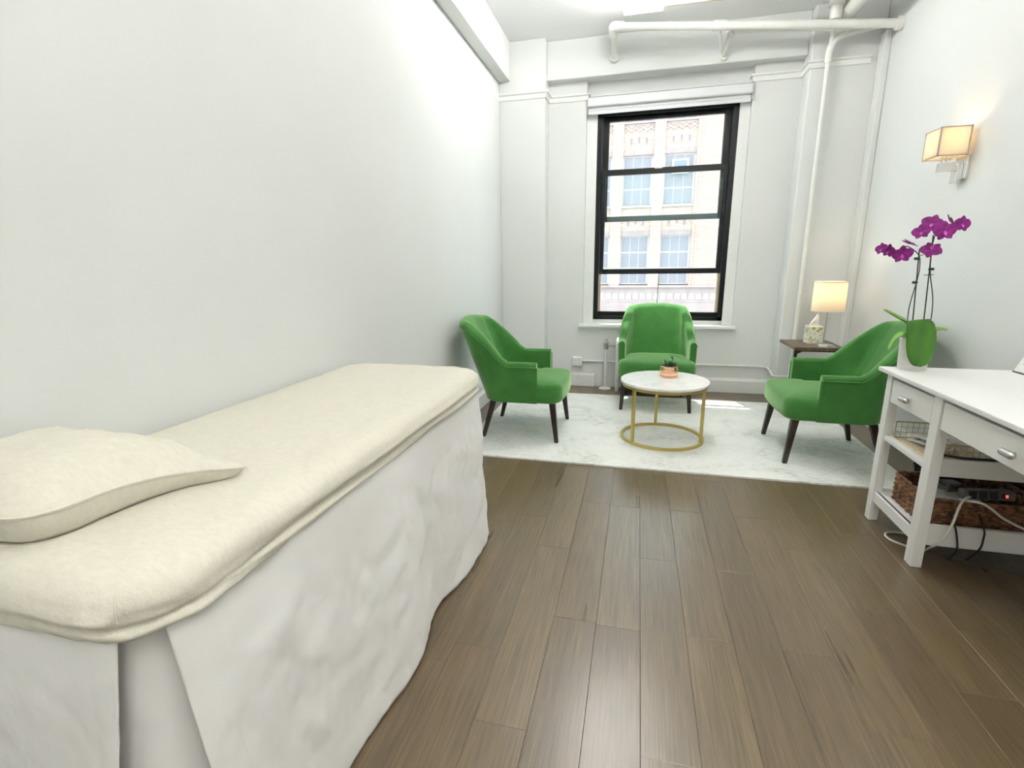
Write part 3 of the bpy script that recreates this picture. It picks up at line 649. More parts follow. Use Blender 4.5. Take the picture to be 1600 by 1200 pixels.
def bed_sheet():
    hx, hy, r = (BX1-BX0)/2, (BY1-BY0)/2, 0.125; nsx, nsy, nc = 50, 190, 18
    prof = [(0.33648, 0.812)]+[(0.325-0.0125*q, 0.812) for q in range(21)]+[(0.065, 0.811), (0.045, 0.809), (0.030, 0.805), (0.018, 0.798), (0.009, 0.789), (0.003, 0.779),
            (0.0, 0.768), (-0.002, 0.760), (-0.001, 0.753), (0.003, 0.747), (0.008, 0.742), (0.0115, 0.738), (0.0115, 0.734), (0.008, 0.730), (0.004, 0.725), (0.003, 0.719), (0.006, 0.713), (0.016, 0.710)]
    base = rrect(hx, hy, r, nsx, nsy, nc); n = len(base); vs = []; fs = []
    for pi, (ins, z) in enumerate(prof):
        ring_ = rrect(hx-max(ins, 0), hy-max(ins, 0), max(min(r-max(ins, 0)*0.6, hx-ins-1e-5), 1e-5), nsx, nsy, nc) if ins > 0 else rrect(hx-ins, hy-ins, r, nsx, nsy, nc)
        for k, (x, y, nx_, ny_) in enumerate(ring_):
            X, Y = x+bcx, y+bcy
            # long folds parallel to the edge on the flank, soft creases on the top
            v = pi; u = base[k]
            s_ = (u[1] if abs(u[2]) > 0.5 else u[0])
            fl = smst(22, 31, v)
            d = fl*(0.012*nz(s_*1.1, z*38+s_*1.5, 1.3)+0.006*nz(s_*3+z*20, z*80, 7.7))
            up_ = (1-fl)*(0.003*nz(X*5, Y*3.5, 0.2)+0.0022*nz(X*16+Y*9, Y*7-X*3, 5.1))
            # diagonal creases near the corner facing the camera
            cd = math.hypot(X-BX1, Y-BY0); cc = math.exp(-(cd/0.22)**2)
            d += 0.006*cc*nz(X*22+z*30, Y*22, 2.2)*fl; up_ += 0.004*cc*nz((X+Y)*30, (X-Y)*9, 9.9)
            lowz = 0.006*nz(s_*3.1, 4.4) if pi >= len(prof)-4 else 0
            cr_ = max(0.0, 0.10-abs(nz(s_*1.7+z*6, z*22+s_*1.2, 12.5)))/0.10; d -= 0.008*cr_*fl*smst(-0.3, 0.2, nz(s_*2.3, 8.8))
            ct_ = max(0.0, 0.09-abs(nz(X*6+Y*1.5, Y*1.8-X*0.8, 6.6)))/0.09; up_ -= 0.006*ct_*(1-fl)*smst(-0.15, 0.25, nz(X*3, Y*2, 2.9))
            px_ = max(x+nx_*d, XL+0.004-bcx)
            vs.append((px_, y+ny_*d, z+up_+lowz))
    for i in range(len(prof)-1):
        for k in range(n): fs.append((i*n+k, (i+1)*n+k, (i+1)*n+(k+1) % n, i*n+(k+1) % n))
    o = MB().add(vs, fs).build('fitted_sheet', M['sheet'], bed, smooth=False); o.data.shade_smooth()
    # seam up the near corner
    return o
fsheet = bed_sheet()
cx_, cy_ = BX1-0.125-bcx, BY0+0.125-bcy
sm = [(cx_+(0.125-i_)*math.cos(-PI/4-0.25), cy_+(0.125-i_)*math.sin(-PI/4-0.25), z) for i_, z in ((0.010, 0.79), (0.003, 0.779), (-0.001, 0.766), (-0.001, 0.750), (0.007, 0.744), (0.011, 0.736), (0.004, 0.722))]
MB().tube(sm, 0.0012, 6).build('seam', M['sheet'], fsheet, smooth=True)
MB().box(-0.24, 0.24, -0.70, 0.70, 0.62, 0.79).build('padding', M['white2'], bed, 0.02)
for sx in (-0.20, 0.20):
    for sy in (-0.62, 0.62): MB().box(sx-0.02, sx+0.02, sy-0.02, sy+0.02, 0.0, 0.63).build('leg', M['leg'], bed, 0.003)
def skirt_panel(name, path, ztop=0.735, zbot=0.006, nv=60, seed=0.0, flare=0.028, edge0=0.0, edge1=0.0, thick=0.0022, amp=1.0):
    """path: plan points (x,y,nx,ny); edge0/1: how far the free ends swing along the path towards the hem"""
    vs = []; fs = []; n = len(path); S_ = [0.0]
    for a, b in zip(path, path[1:]): S_.append(S_[-1]+math.hypot(a[0]-b[0], a[1]-b[1]))
    tot = S_[-1]
    for j in range(nv+1):
        t = j/nv
        for i, (x, y, nx_, ny_) in enumerate(path):
            s_ = S_[i]
            fold = amp*(0.020*math.sin(s_*9.5+2.0*nz(s_*1.6, seed)+seed)+0.012*nz(s_*5.5, seed+3, 0.6*t))*t**1.3
            wr = amp*(0.007*nz(s_*4+t*2, t*3-s_*2, seed)+0.011*(abs(nz(s_*6-t*3, t*3.2+s_*5, seed+9))-0.25)+0.004*(abs(nz(s_*15+t*7, t*9-s_*10, seed+2))-0.25)+0.003*nz(s_*20-t*9, t*14+s_*6, seed+5))*smst(0.03, 0.3, t)
            d = flare*t**0.9+fold+wr
            tx, ty = -ny_, nx_
            k0 = max(0, 1-s_/0.25); k1 = max(0, 1-(tot-s_)/0.25)
            sl = edge0*k0*t-edge1*k1*t
            zz = ztop+(zbot-ztop)*t
            if t > 0.9: zz += max(0, 0.012*math.sin(s_*7.0+seed))*(t-0.9)*10
            vs.append((x+nx_*d+tx*sl, y+ny_*d+ty*sl, zz))
    for j in range(nv):
        for i in range(n-1): a = j*n+i; fs.append((a, a+n, a+n+1, a+1))
    me = mesh(name, vs, fs); o = link(name, me, M['skirt'], bed, smooth=True)
    md = o.modifiers.new('thick', 'SOLIDIFY'); md.thickness = thick; md.offset = 0
    return o
hx, hy = (BX1-BX0)/2-0.020, (BY1-BY0)/2-0.020
RC = 0.105
def arc(a0, a1, n, r, cx, cy):
    return [(cx+r*math.cos(a0+(a1-a0)*k/n), cy+r*math.sin(a0+(a1-a0)*k/n), math.cos(a0+(a1-a0)*k/n), math.sin(a0+(a1-a0)*k/n)) for k in range(n+1)]
side = arc(math.radians(-35), 0, 16, RC, hx-RC, -hy+RC)
for k in range(1, 211): side.append((hx, -hy+RC+(2*hy-RC-0.06)*k/210, 1, 0))
for k in range(1, 13): a = PI/2*k/12; side.append((hx-0.06+0.06*math.cos(a), hy-0.06+0.06*math.sin(a), math.cos(a), math.sin(a)))
for k in range(1, 50): side.append((hx-0.06-(2*hx-0.10)*k/49, hy, 0, 1))
skirt_panel('side_skirt', side, seed=1.7, edge0=0.055)
front = []
for k in range(70): front.append((-hx+0.02+(2*hx-0.02-RC)*k/70, -hy, 0, -1))
front += arc(math.radians(-90), math.radians(-65), 12, RC, hx-RC, -hy+RC)
skirt_panel('end_skirt', front, seed=4.2, flare=0.02, edge1=0.11, amp=0.6)
pl = []
for k in range(9): pl.append((hx-0.20+0.09*k/9, -hy+0.025, 0, -1))
pl += arc(math.radians(-90), 0, 14, 0.08, hx-0.11, -hy+0.105)
for k in range(1, 9): pl.append((hx-0.03, -hy+0.105+0.10*k/8, 1, 0))
skirt_panel('pleat_underlay', pl, seed=8.0, flare=0.012, amp=0.3)

# pillow
def pillow():
    o0 = Vector((-1.11, 0.665)); bz = 0.812
    ctrl = [(-0.800, 0.825), (-0.850, 0.772), (-0.884, 0.70), (-0.898, 0.62), (-0.905, 0.545), (-0.94, 0.500), (-1.03, 0.488), (-1.12, 0.49), (-1.22, 0.50), (-1.30, 0.52), (-1.318, 0.60), (-1.315, 0.70), (-1.312, 0.80),
            (-1.25, 0.815), (-1.14, 0.815), (-1.02, 0.818), (-0.93, 0.826), (-0.86, 0.832)]
    P = [Vector((x, y, 0)) for x, y in ctrl]; n0 = len(P); ol = []
    for i in range(n0):
        a, b, c, d = P[i-1], P[i], P[(i+1) % n0], P[(i+2) % n0]
        for k in range(6):
            t = k/6; ol.append(0.5*((2*b)+(c-a)*t+(2*a-5*b+4*c-d)*t*t+(3*b-a-3*c+d)*t**3))
    n = len(ol); vs = []; fs = []
    seam_z = bz+0.058
    rs = [0.0, 0.12, 0.25, 0.4, 0.55, 0.68, 0.79, 0.87, 0.93, 0.97, 0.99, 1.0]
    tip = Vector((-0.800, 0.825))
    def pos(p, r, top):
        x = o0.x+(p.x-o0.x)*r; y = o0.y+(p.y-o0.y)*r
        dt = math.hypot(x-tip.x, y-tip.y); th = smst(-0.05, 0.26, dt)
        e = (1-r**3.2)**0.75
        if top:
            w = 0.009*nz(x*9, y*9, 1)+0.007*nz(x*20+y*12, y*15, 4)+0.003*nz(x*45-y*30, y*38, 7)
            # crease running in from the edge near the tip
            q = abs((x+0.955)*0.85+(y-0.70)*0.5); w -= 0.020*math.exp(-(q/0.012)**2)*smst(0.55, 0.85, r)*math.exp(-((x+0.93)**2+(y-0.69)**2)/0.012)
            z = seam_z-0.036*(1-th)+(0.058*(0.35+0.65*th))*e+w*min(1, e*1.6)
            z = max(z, bz+0.006)
        else:
            z = seam_z-0.036*(1-th)-(seam_z-bz-0.001-0.036*(1-th))*min(1, e*2.6)
            k = 1-0.03*min(1, (1-r)*8)
        return (x, y, z)
    for top in (True, False):
        b = len(vs)
        for r in (reversed(rs) if not top else rs):
            for p in ol: vs.append(pos(p, r, top))
        R = len(rs)
        for i in range(R-1):
            for k in range(n): fs.append((b+i*n+k, b+(i+1)*n+k, b+(i+1)*n+(k+1) % n, b+i*n+(k+1) % n))
    root = empty('pillow', (o0.x, o0.y, bz)); tag(root, 'ecru linen pillow lying on the near end of the massage table', 'pillow')
    vs = [(v[0]-o0.x, v[1]-o0.y, v[2]-bz) for v in vs]
    o = MB().add(vs, fs).build('pillowcase', M['sheet'], root); o.data.shade_smooth()
    edge = [pos(p, 1.0, True) for p in ol]
    MB().tube([(e[0]-o0.x, e[1]-o0.y, e[2]-bz) for e in edge], 0.0028, 6, closed=True).build('seam', M['sheet'], root, smooth=True)
pillow()

# ------------------------------------------------------------------ desk
DX0, DX1, DY0, DY1, DZ = 1.14, 1.745, 1.26, 2.70, 0.755
dk = empty('desk', (1.44, 1.98, 0)); tag(dk, 'white writing desk with drawers and open shelves against the right wall', 'desk')
def dbox(name, x0, x1, y0, y1, z0, z1, m='white', bev=0.002, parent=None):
    return MB().box(x0-1.44, x1-1.44, y0-1.98, y1-1.98, z0, z1).build(name, M[m], parent or dk, bev)
dbox('desktop', DX0, DX1, DY0, DY1, DZ-0.020, DZ, bev=0.003)
LX = (1.158, 1.198); LXb = (1.69, 1.73)
LY = [(2.595, 2.64), (2.19, 2.245), (1.715, 1.77), (1.32, 1.365)]
LY[2] = (1.32, 1.365)
for (y0, y1) in LY[:3]:
    for (x0, x1) in (LX, LXb): dbox('leg', x0, x1, y0, y1, 0.0, DZ-0.020)
# end pedestal: drawer, middle shelf, low shelf, end rails
dr = dbox('drawer', 1.162, 1.60, 2.253, 2.589, 0.608, 0.716, bev=0.003)
dbox('top_rail', 1.166, 1.70, 2.245, 2.595, 0.722, 0.735)
wd = dbox('drawer', 1.162, 1.60, 1.373, 2.182, 0.608, 0.716, bev=0.003); dbox('top_rail', 1.170, 1.70, 1.365, 2.19, 0.722, 0.735)
for (yy, par) in ((2.434, dr), (1.787, wd)):
    MB().tube([(1.162-1.44, yy-1.98, 0.658), (1.145-1.44, yy-1.98, 0.658)], 0.006, 10).tube([(1.143-1.44, yy-0.027-1.98, 0.658), (1.141-1.44, yy-0.021-1.98, 0.658), (1.141-1.44, yy+0.021-1.98, 0.658), (1.143-1.44, yy+0.027-1.98, 0.658)], [0.006, 0.0125, 0.0125, 0.006], 12).build('handle', M['nickel'], par, smooth=True)
dbox('back_panel', 1.70, 1.708, 1.365, 2.60, 0.45, 0.735)
dbox('shelf', 1.166, 1.72, 2.225, 2.615, 0.420, 0.442)
dbox('shelf', 1.172, 1.72, 2.225, 2.615, 0.140, 0.152)
dbox('low_rail', 1.164, 1.184, 2.245, 2.595, 0.100, 0.152)
dbox('low_rail', 1.198, 1.69, 2.202, 2.222, 0.100, 0.190)
dbox('shelf_rail', 1.198, 1.69, 2.202, 2.222, 0.405, 0.480)
dbox('low_rail', 1.198, 1.69, 2.612, 2.628, 0.100, 0.165)
dbox('end_panel', 1.198, 1.69, 2.618, 2.632, 0.60, 0.735); dbox('end_panel', 1.198, 1.69, 2.205, 2.222, 0.60, 0.735)
for yy in (2.235, ):
    dbox('stretcher', 1.70, 1.72, 1.365, 2.19, 0.55, 0.735)

# orchid
def petal_mesh(L, Wd, cup=0.25, curl=0.15, n=7):
    vs = []; fs = []
    for j in range(n+1):
        t = j/n; wv = Wd*math.sin(PI*min(1, 0.12+0.88*t)**0.8)**0.75 if t < 1 else 0.0
        wv = Wd*(math.sin(PI*(0.08+0.90*t))**0.7)
        for i in range(5):
            s_ = (i-2)/2; vs.append((L*t, s_*wv, cup*L*(t*t*0.5)+curl*abs(s_)**2*wv))
    for j in range(n):
        for i in range(4): a = j*5+i; fs.append((a, a+1, a+6, a+5))
    return vs, fs
def flower(parent, pos, facing, size, roll=0.0):
    """five tepals and a lip; facing = direction the flower looks"""
    f = Vector(facing).normalized(); q = f.to_track_quat('Z', 'Y').to_matrix() @ Matrix.Rotation(roll, 3, 'Z')
    mb = MB()
    for k, (ang, L, W_) in enumerate(((90, 1.0, 0.36), (12, 1.05, 0.56), (168, 1.05, 0.56), (-52, 0.92, 0.34), (-128, 0.92, 0.34))):
        vs, fs = petal_mesh(L*size, W_*size, cup=random.uniform(0.05, 0.35), curl=0.22); a = math.radians(ang); R3 = Matrix.Rotation(a, 3, 'Z')
        mb.add([q @ (R3 @ Vector(v)+Vector((0, 0, 0.001*k))) for v in vs], fs)
    o = mb.build('flower', M['petal'], parent, smooth=False); o.data.shade_smooth(); o.location = pos
    md = o.modifiers.new('thick', 'SOLIDIFY'); md.thickness = 0.0008
    lp_ = MB().add(*(lambda vf: ([q @ (Matrix.Rotation(math.radians(-90), 3, 'Z') @ Vector((v[0], v[1], v[2]+0.15*size))) for v in vf[0]], vf[1]))(petal_mesh(0.42*size, 0.16*size, 1.0, 0.5)))
    lp_.build('lip', M['lip'], o)
    return o
OX, OY, OZ = 1.25, 2.65, DZ
orc = empty('potted_orchid', (OX, OY, OZ)); tag(orc, 'magenta orchid with two staked stems in a white pot on the desk', 'plant')
# (positions below are relative to the pot base)
MB().lathe([(0, 0), (0.052, 0), (0.055, 0.004), (0.061, 0.13), (0.063, 0.143), (0.057, 0.145), (0.055, 0.125), (0, 0.122)], 40, c=(0.003, 0)).build('pot', M['ceramic'], orc, smooth=True)
MB().lathe([(0, 0.132), (0.03, 0.131), (0.0555, 0.126), (0, 0.122)], 20, c=(0.003, 0)).build('potting_mix', M['soil'], orc)
def leaf(pts, width, m, fold=0.3, side=None, wide_end=False):
    cl = bez(pts, 6); N_ = len(cl); vs = []; fs = []
    for i, p in enumerate(cl):
        t = i/(N_-1); tan = (cl[min(i+1, N_-1)]-cl[max(i-1, 0)]).normalized()
        sd = Vector(side) if side else tan.cross(Vector((0, 0, 1)))
        sd = (sd-tan*sd.dot(tan)).normalized(); up_ = sd.cross(tan)
        w = width*(math.sin(PI*min(1.0, 0.10+0.80*t**0.9))**0.6)*(1 if t < 0.86 else math.sqrt(max(0.0, 1-((t-0.86)/0.14)**2)))
        if wide_end: w = width*(0.42+0.58*smst(0.1, 0.62, t))*(1 if t < 0.70 else math.sqrt(max(0.0, 1-((t-0.70)/0.30)**2)))
        for k in range(7):
            s_ = (k-3)/3; vs.append(p+sd*(s_*w)+up_*(fold*w*s_*s_))
    for i in range(N_-1):
        for k in range(6): a = i*7+k; fs.append((a, a+1, a+8, a+7))
    o = MB().add(vs, fs).build('leaf', m, orc); o.data.shade_smooth()
    md = o.modifiers.new('thick', 'SOLIDIFY'); md.thickness = 0.002
    return o
leaf([(-0.005, -0.01, 0.135), (-0.018, -0.035, 0.195), (-0.030, -0.060, 0.236), (-0.026, -0.078, 0.215), (-0.014, -0.082, 0.15), (-0.006, -0.082, 0.08), (0.0, -0.080, 0.026)], 0.060, M['leaf'], 0.12, side=(1, 0.10, 0.06), wide_end=True)
leaf([(-0.01, 0.01, 0.135), (-0.045, 0.005, 0.205), (-0.095, 0.0, 0.238), (-0.150, 0.0, 0.272)], 0.022, M['leaf2'], 0.5, side=(0.15, 1, 0.25))
leaf([(-0.02, -0.01, 0.13), (-0.058, -0.015, 0.162), (-0.090, -0.018, 0.140), (-0.110, -0.020, 0.092)], 0.017, M['leaf2'], 0.4, side=(0.2, 1, 0.3))
leaf([(0.01, 0.01, 0.135), (0.045, 0.012, 0.185), (0.085, 0.01, 0.196), (0.122, 0.008, 0.190)], 0.022, M['leaf2'], 0.35, side=(0, 1, 0.2))
def stem(pts, r=0.0022, name='stem', m='stem'):
    return MB().tube(bez(pts, 8), r, 7).build(name, M[m], orc, smooth=True)
# stakes
stem([(-0.018, 0.0, 0.125), (-0.030, 0.0, 0.30), (-0.047, 0.0, 0.540)], 0.0026, 'stake', 'stake')
stem([(0.024, 0.0, 0.125), (0.014, 0.0, 0.30), (-0.004, 0.0, 0.600)], 0.0026, 'stake', 'stake')
# flower stems
stem([(-0.036, 0.002, 0.125), (-0.044, 0.002, 0.214), (-0.046, 0.003, 0.295), (-0.034, 0.004, 0.405), (-0.033, 0.003, 0.466), (-0.046, 0.0, 0.515), (-0.090, -0.01, 0.549), (-0.120, -0.02, 0.552), (-0.150, -0.03, 0.530), (-0.19, -0.03, 0.535)])
stem([(0.040, 0.002, 0.125), (0.046, 0.002, 0.226), (0.039, 0.003, 0.323), (0.013, 0.004, 0.432), (0.004, 0.003, 0.50), (0.000, 0.0, 0.57), (0.004, -0.01, 0.610), (0.030, -0.02, 0.635), (0.075, -0.02, 0.640)])
stem([(-0.046, 0.0, 0.510), (-0.026, 0.0, 0.518), (-0.006, -0.004, 0.527)], 0.0016)
for (x, z) in ((-0.042, 0.396), (-0.050, 0.500), (0.012, 0.454)):
    MB().tube([(x-0.012, 0, z), (x-0.008, 0, z), (x+0.008, 0, z), (x+0.010, 0, z)], [0.003, 0.006, 0.006, 0.003], 8).build('clip', M['stake'], orc, smooth=True)
MB().tube([(-0.012, 0, 0.428), (0.024, 0, 0.430)], 0.0015, 6).build('clip', M['stake'], orc)
random.seed(11)
FL = [((-0.203, -0.03, 0.544), (-0.85, -0.45, 0.1), 0.028, 0.2), ((-0.174, -0.03, 0.536), (-0.85, -0.40, -0.1), 0.031, -0.2), ((-0.124, -0.03, 0.520), (-0.15, -0.9, -0.25), 0.040, 0.1), ((-0.098, -0.02, 0.562), (0.35, -0.25, 0.75), 0.036, 0.6),
      ((-0.066, -0.035, 0.612), (-0.55, -0.8, 0.1), 0.034, 0.2), ((-0.030, -0.03, 0.645), (-0.35, -0.85, 0.2), 0.040, -0.3), ((0.011, -0.045, 0.612), (0.0, -1, 0.05), 0.044, 0.1), ((0.036, -0.02, 0.655), (0.75, -0.3, 0.4), 0.034, 0.5), ((0.075, -0.035, 0.640), (0.25, -0.95, 0.05), 0.036, -0.1),
      ((-0.012, -0.02, 0.535), (-0.3, -0.7, 0.45), 0.040, 2.9)]
for p, fdir, s_, ro in FL: flower(orc, p, fdir, s_, ro)

# things at the frame edge on the desk: a printed sheet leaning on the wall and a slim notebook
ds = empty('printed_sheet', (1.652, 2.66, DZ)); tag(ds, 'printed white sheet on a board leaning against the wall at the right frame edge', 'document')
MB().hexa([(0.0, -0.34, 0.006), (0.006, -0.34, 0.006), (0.006, 0, 0.006), (0.0, 0, 0.006)], [(0.092, -0.34, 0.235), (0.098, -0.34, 0.235), (0.098, 0, 0.235), (0.092, 0, 0.235)]).build('board', M['white2'], ds)
MB().hexa([(-0.001, -0.335, 0.007), (-0.0002, -0.335, 0.007), (-0.0002, -0.003, 0.007), (-0.001, -0.003, 0.007)], [(0.090, -0.335, 0.233), (0.0908, -0.335, 0.233), (0.0908, -0.003, 0.233), (0.090, -0.003, 0.233)]).build('sheet', M['paper'], ds)
MB().box(-0.004, 0.014, -0.34, 0.0, 0.0, 0.006).build('foot', M['dgrey'], ds)
pr_ = MB()
for k in range(9):
    t = 0.14+0.085*k; x = -0.0012+0.091*t; z = 0.007+0.226*t; yy = -0.03
    while yy > -0.30:
        w = 0.012+0.02*random.random(); pr_.add([(x-0.0004, yy-w, z), (x-0.0004, yy, z), (x+0.0008, yy, z+0.0045), (x+0.0008, yy-w, z+0.0045)], [(0, 1, 2, 3)]); yy -= w+0.008
pr_.build('print', mat('grey_print', (0.45, 0.45, 0.44), 0.7), ds)
nb = empty('notebook', (1.49, 1.955, DZ), math.radians(-24)); tag(nb, 'slim white notebook lying near the desk front at the right frame edge', 'notebook')
MB().box(-0.14, 0.14, -0.10, 0.10, 0.0, 0.005).build('back_cover', M['white2'], nb, 0.001)
MB().box(-0.137, 0.137, -0.098, 0.098, 0.0051, 0.014).build('pages', M['paper'], nb, 0.001)
MB().box(-0.14, 0.14, -0.10, 0.10, 0.0142, 0.0175).build('cover', mat('pale_grey_cover', (0.70, 0.71, 0.70), 0.4), nb, 0.001)

# wire tray on the middle shelf
wt = empty('wire_tray', (1.43, 2.415, 0.442)); tag(wt, 'gold wire letter tray on the middle shelf of the desk', 'tray')
tx0, tx1, ty0, ty1, th_ = -0.235, 0.225, -0.155, 0.155, 0.078
MB().tube([(tx0, ty0, th_), (tx1-0.02, ty0, th_), (tx1, ty0+0.02, th_), (tx1, ty1-0.02, th_), (tx1-0.02, ty1, th_), (tx0, ty1, th_)], 0.0028, 6).build('rim', M['goldwire'], wt)
MB().tube([(tx0, ty0, 0.004), (tx1, ty0, 0.004), (tx1, ty1, 0.004), (tx0, ty1, 0.004)], 0.0028, 6, closed=True).build('base_wire', M['goldwire'], wt)
g = MB(); x = tx0+0.014
while x < tx1: g.tube([(x, ty0, 0.004), (x, ty1, 0.004)], 0.0014, 5); x += 0.014
g.build('bottom_grid', M['goldwire'], wt)
for yy in (ty0, ty1):
    g = MB(); x = tx0
    while x <= tx1+0.001: g.tube([(x, yy, 0.004), (x, yy, th_)], 0.0013, 5); x += 0.023
    for zz in (0.028, 0.053): g.tube([(tx0, yy, zz), (tx1, yy, zz)], 0.0013, 5)
    g.build('side_grid', M['goldwire'], wt)
for xx_ in (tx0, tx1):
    g = MB(); y = ty0
    low = xx_ == tx0
    if low:
        for yy in (ty0, ty1): g.tube([(xx_, yy, 0.004), (xx_, yy, th_)], 0.0026, 6)
    else:
        while y <= ty1+0.001: g.tube([(xx_, y, 0.004), (xx_, y, th_)], 0.0013, 5); y += 0.0238
    g.build('side_grid', M['goldwire'], wt)
hp = empty('hole_punch', (1.290, 2.455, 0.450), math.radians(-62)); tag(hp, 'white metal hole punch lying in the gold wire tray', 'hole punch')
MB().box(-0.085, 0.085, -0.028, 0.028, 0.0, 0.010).build('base', M['white2'], hp, 0.003)
MB().hexa([(-0.085, -0.024, 0.022), (0.085, -0.024, 0.022), (0.085, 0.024, 0.022), (-0.085, 0.024, 0.022)], [(-0.085, -0.024, 0.030), (0.085, -0.024, 0.040), (0.085, 0.024, 0.040), (-0.085, 0.024, 0.030)]).build('lever', M['white2'], hp, 0.003)
for xq in (-0.06, 0.0, 0.06): MB().box(xq-0.006, xq+0.006, -0.015, 0.015, 0.010, 0.022).build('post', M['nickel'], hp)
pp = MB().box(-0.10, 0.10, -0.13, 0.13, 0.0, 0.030).build('paper_stack', M['paper'], None, 0.001); pp.location = (1.50, 2.415, 0.4475)
tag(pp, 'stack of white papers at the back of the gold wire tray', 'paper stack')

# woven basket on the low shelf
bk = empty('woven_basket', (1.4375, 2.405, 0.152)); tag(bk, 'dark brown woven basket on the low shelf of the desk', 'basket')
def basket():
    hx, hy = 0.222, 0.148; per = []
    base = rrect(hx, hy, 0.03, 34, 22, 4); n = len(base)
    for row in range(11):
        pts = []
        for k, (x, y, nx_, ny_) in enumerate(base):
            d = 0.0050*math.cos(PI*(k+row % 2)/2*1.0+PI*row)+0.0016*nz(k*0.6, row*1.7)
            pts.append((x+nx_*d, y+ny_*d, 0.010+row*0.0118+0.0022*nz(k*0.4, row*2.2, 5)))
        MB().tube(pts, 0.0068, 6, closed=True).build('strand', M['basket'], bk, smooth=True)
    st = MB()
    for k in range(0, n, 4):
        x, y, nx_, ny_ = base[k]; st.tube([(x, y, 0.004), (x, y, 0.128)], 0.0045, 6)
    st.build('stakes', M['basket'], bk)
    MB().box(-hx+0.008, hx-0.008, -hy+0.008, hy-0.008, 0.001, 0.007).build('bottom', M['basket'], bk)
basket()
# things inside the basket
rt = empty('router', (1.36, 2.45, 0.162)); tag(rt, 'black router box standing at the far end of the woven basket', 'router')
MB().box(-0.05, 0.06, 0.0, 0.06, 0.0, 0.165).build('case', M['black'], rt, 0.004)
MB().box(-0.02, 0.05, -0.012, 0.0, 0.02, 0.14).build('front_plate', M['dgrey'], rt, 0.003)
wb = MB().hexa([(-0.09, -0.05, 0.0), (0.09, -0.05, 0.0), (0.09, 0.05, 0.0), (-0.09, 0.05, 0.0)], [(-0.09, -0.05, 0.12), (0.09, -0.05, 0.105), (0.09, 0.05, 0.125), (-0.09, 0.05, 0.14)]).build('carton', M['paper'], None, 0.002)
wb.location = (1.335, 2.345, 0.162); tag(wb, 'small white carton in the near corner of the woven basket', 'carton')
ps = empty('power_strip', (1.43, 2.262, 0.302), math.radians(6)); ps.rotation_euler = (math.radians(-12), 0, math.radians(6)); tag(ps, 'grey power strip with a lit red switch resting on the basket rim', 'power strip')
MB().box(-0.115, 0.075, -0.022, 0.022, -0.002, 0.040).build('case', M['dgrey'], ps, 0.010, seg=3)
MB().box(0.018, 0.040, -0.024, -0.021, 0.010, 0.028).build('switch_bezel', M['black'], ps, 0.001)
MB().box(0.032, 0.040, -0.0265, -0.023, 0.013, 0.024).build('switch', M['red'], ps, 0.001)
for k in range(3): MB().box(-0.100+0.038*k, -0.072+0.038*k, -0.028, -0.021, 0.004, 0.034).build('plug', M['black'], ps, 0.003)
ad = MB().box(-0.05, 0.05, -0.03, 0.03, 0.0, 0.035).build('power_adapter', M['dgrey'], None, 0.006); ad.location = (1.315, 2.335, 0.300); ad.rotation_euler = (0, math.radians(8), math.radians(30)); tag(ad, 'dark power adapter lying beside the power strip', 'adapter')
def cable(name, label, pts, r, m, group=None):
    o = MB().tube(bez(pts, 8), r, 7).build(name, M[m], None, smooth=True); tag(o, label, 'cable', group); return o
cable('cable_bundle', 'thick bundle of black cables hanging under the middle shelf', [(1.20, 2.38, 0.375), (1.28, 2.36, 0.388), (1.38, 2.36, 0.386), (1.48, 2.36, 0.376), (1.56, 2.33, 0.352), (1.62, 2.24, 0.30), (1.66, 2.15, 0.22)], 0.020, 'black')
cable('power_cable', 'black cable draped over the desk under the wire tray', [(1.21, 2.240, 0.486), (1.28, 2.213, 0.4855), (1.36, 2.212, 0.4855), (1.46, 2.213, 0.4855), (1.58, 2.212, 0.4855), (1.64, 2.190, 0.47), (1.68, 2.15, 0.40)], 0.005, 'black')
cable('thin_cable', 'thin black cable looping out of the basket beside the near leg', [(1.25, 2.33, 0.37), (1.27, 2.30, 0.34), (1.33, 2.30, 0.325), (1.35, 2.32, 0.36), (1.30, 2.33, 0.375)], 0.003, 'black')
cable('white_cable', 'white cable hanging from the basket to a loop around the near desk leg', [(1.345, 2.24, 0.315), (1.30, 2.19, 0.325), (1.272, 2.168, 0.30), (1.258, 2.168, 0.205), (1.238, 2.172, 0.140), (1.228, 2.215, 0.085), (1.235, 2.28, 0.030), (1.225, 2.345, 0.007), (1.172, 2.395, 0.006), (1.170, 2.445, 0.006), (1.21, 2.475, 0.006), (1.30, 2.47, 0.006)], 0.0048, 'cablewhite')
cable('white_cable', 'white cable running from the basket toward the right frame edge', [(1.29, 2.205, 0.312), (1.334, 2.165, 0.323), (1.37, 2.160, 0.305), (1.416, 2.158, 0.269), (1.496, 2.155, 0.230), (1.60, 2.12, 0.19), (1.70, 1.95, 0.12)], 0.0048, 'cablewhite')
cable('black_cable', 'short black cable crossing the low rail just right of the near leg', [(1.285, 2.24, 0.24), (1.285, 2.190, 0.198), (1.298, 2.188, 0.15), (1.305, 2.188, 0.10), (1.31, 2.23, 0.03)], 0.0034, 'black')
cable('black_cable', 'short black cable crossing the low rail near the right frame edge', [(1.385, 2.24, 0.24), (1.383, 2.190, 0.198), (1.386, 2.188, 0.16), (1.38, 2.188, 0.11), (1.375, 2.24, 0.03)], 0.0034, 'black')
cable('grey_cable', 'grey cable sagging to the floor below the low rail', [(1.22, 2.25, 0.09), (1.26, 2.30, 0.04), (1.34, 2.30, 0.008), (1.43, 2.25, 0.006), (1.50, 2.25, 0.006), (1.60, 2.22, 0.008), (1.68, 2.15, 0.02)], 0.004, 'dgrey')

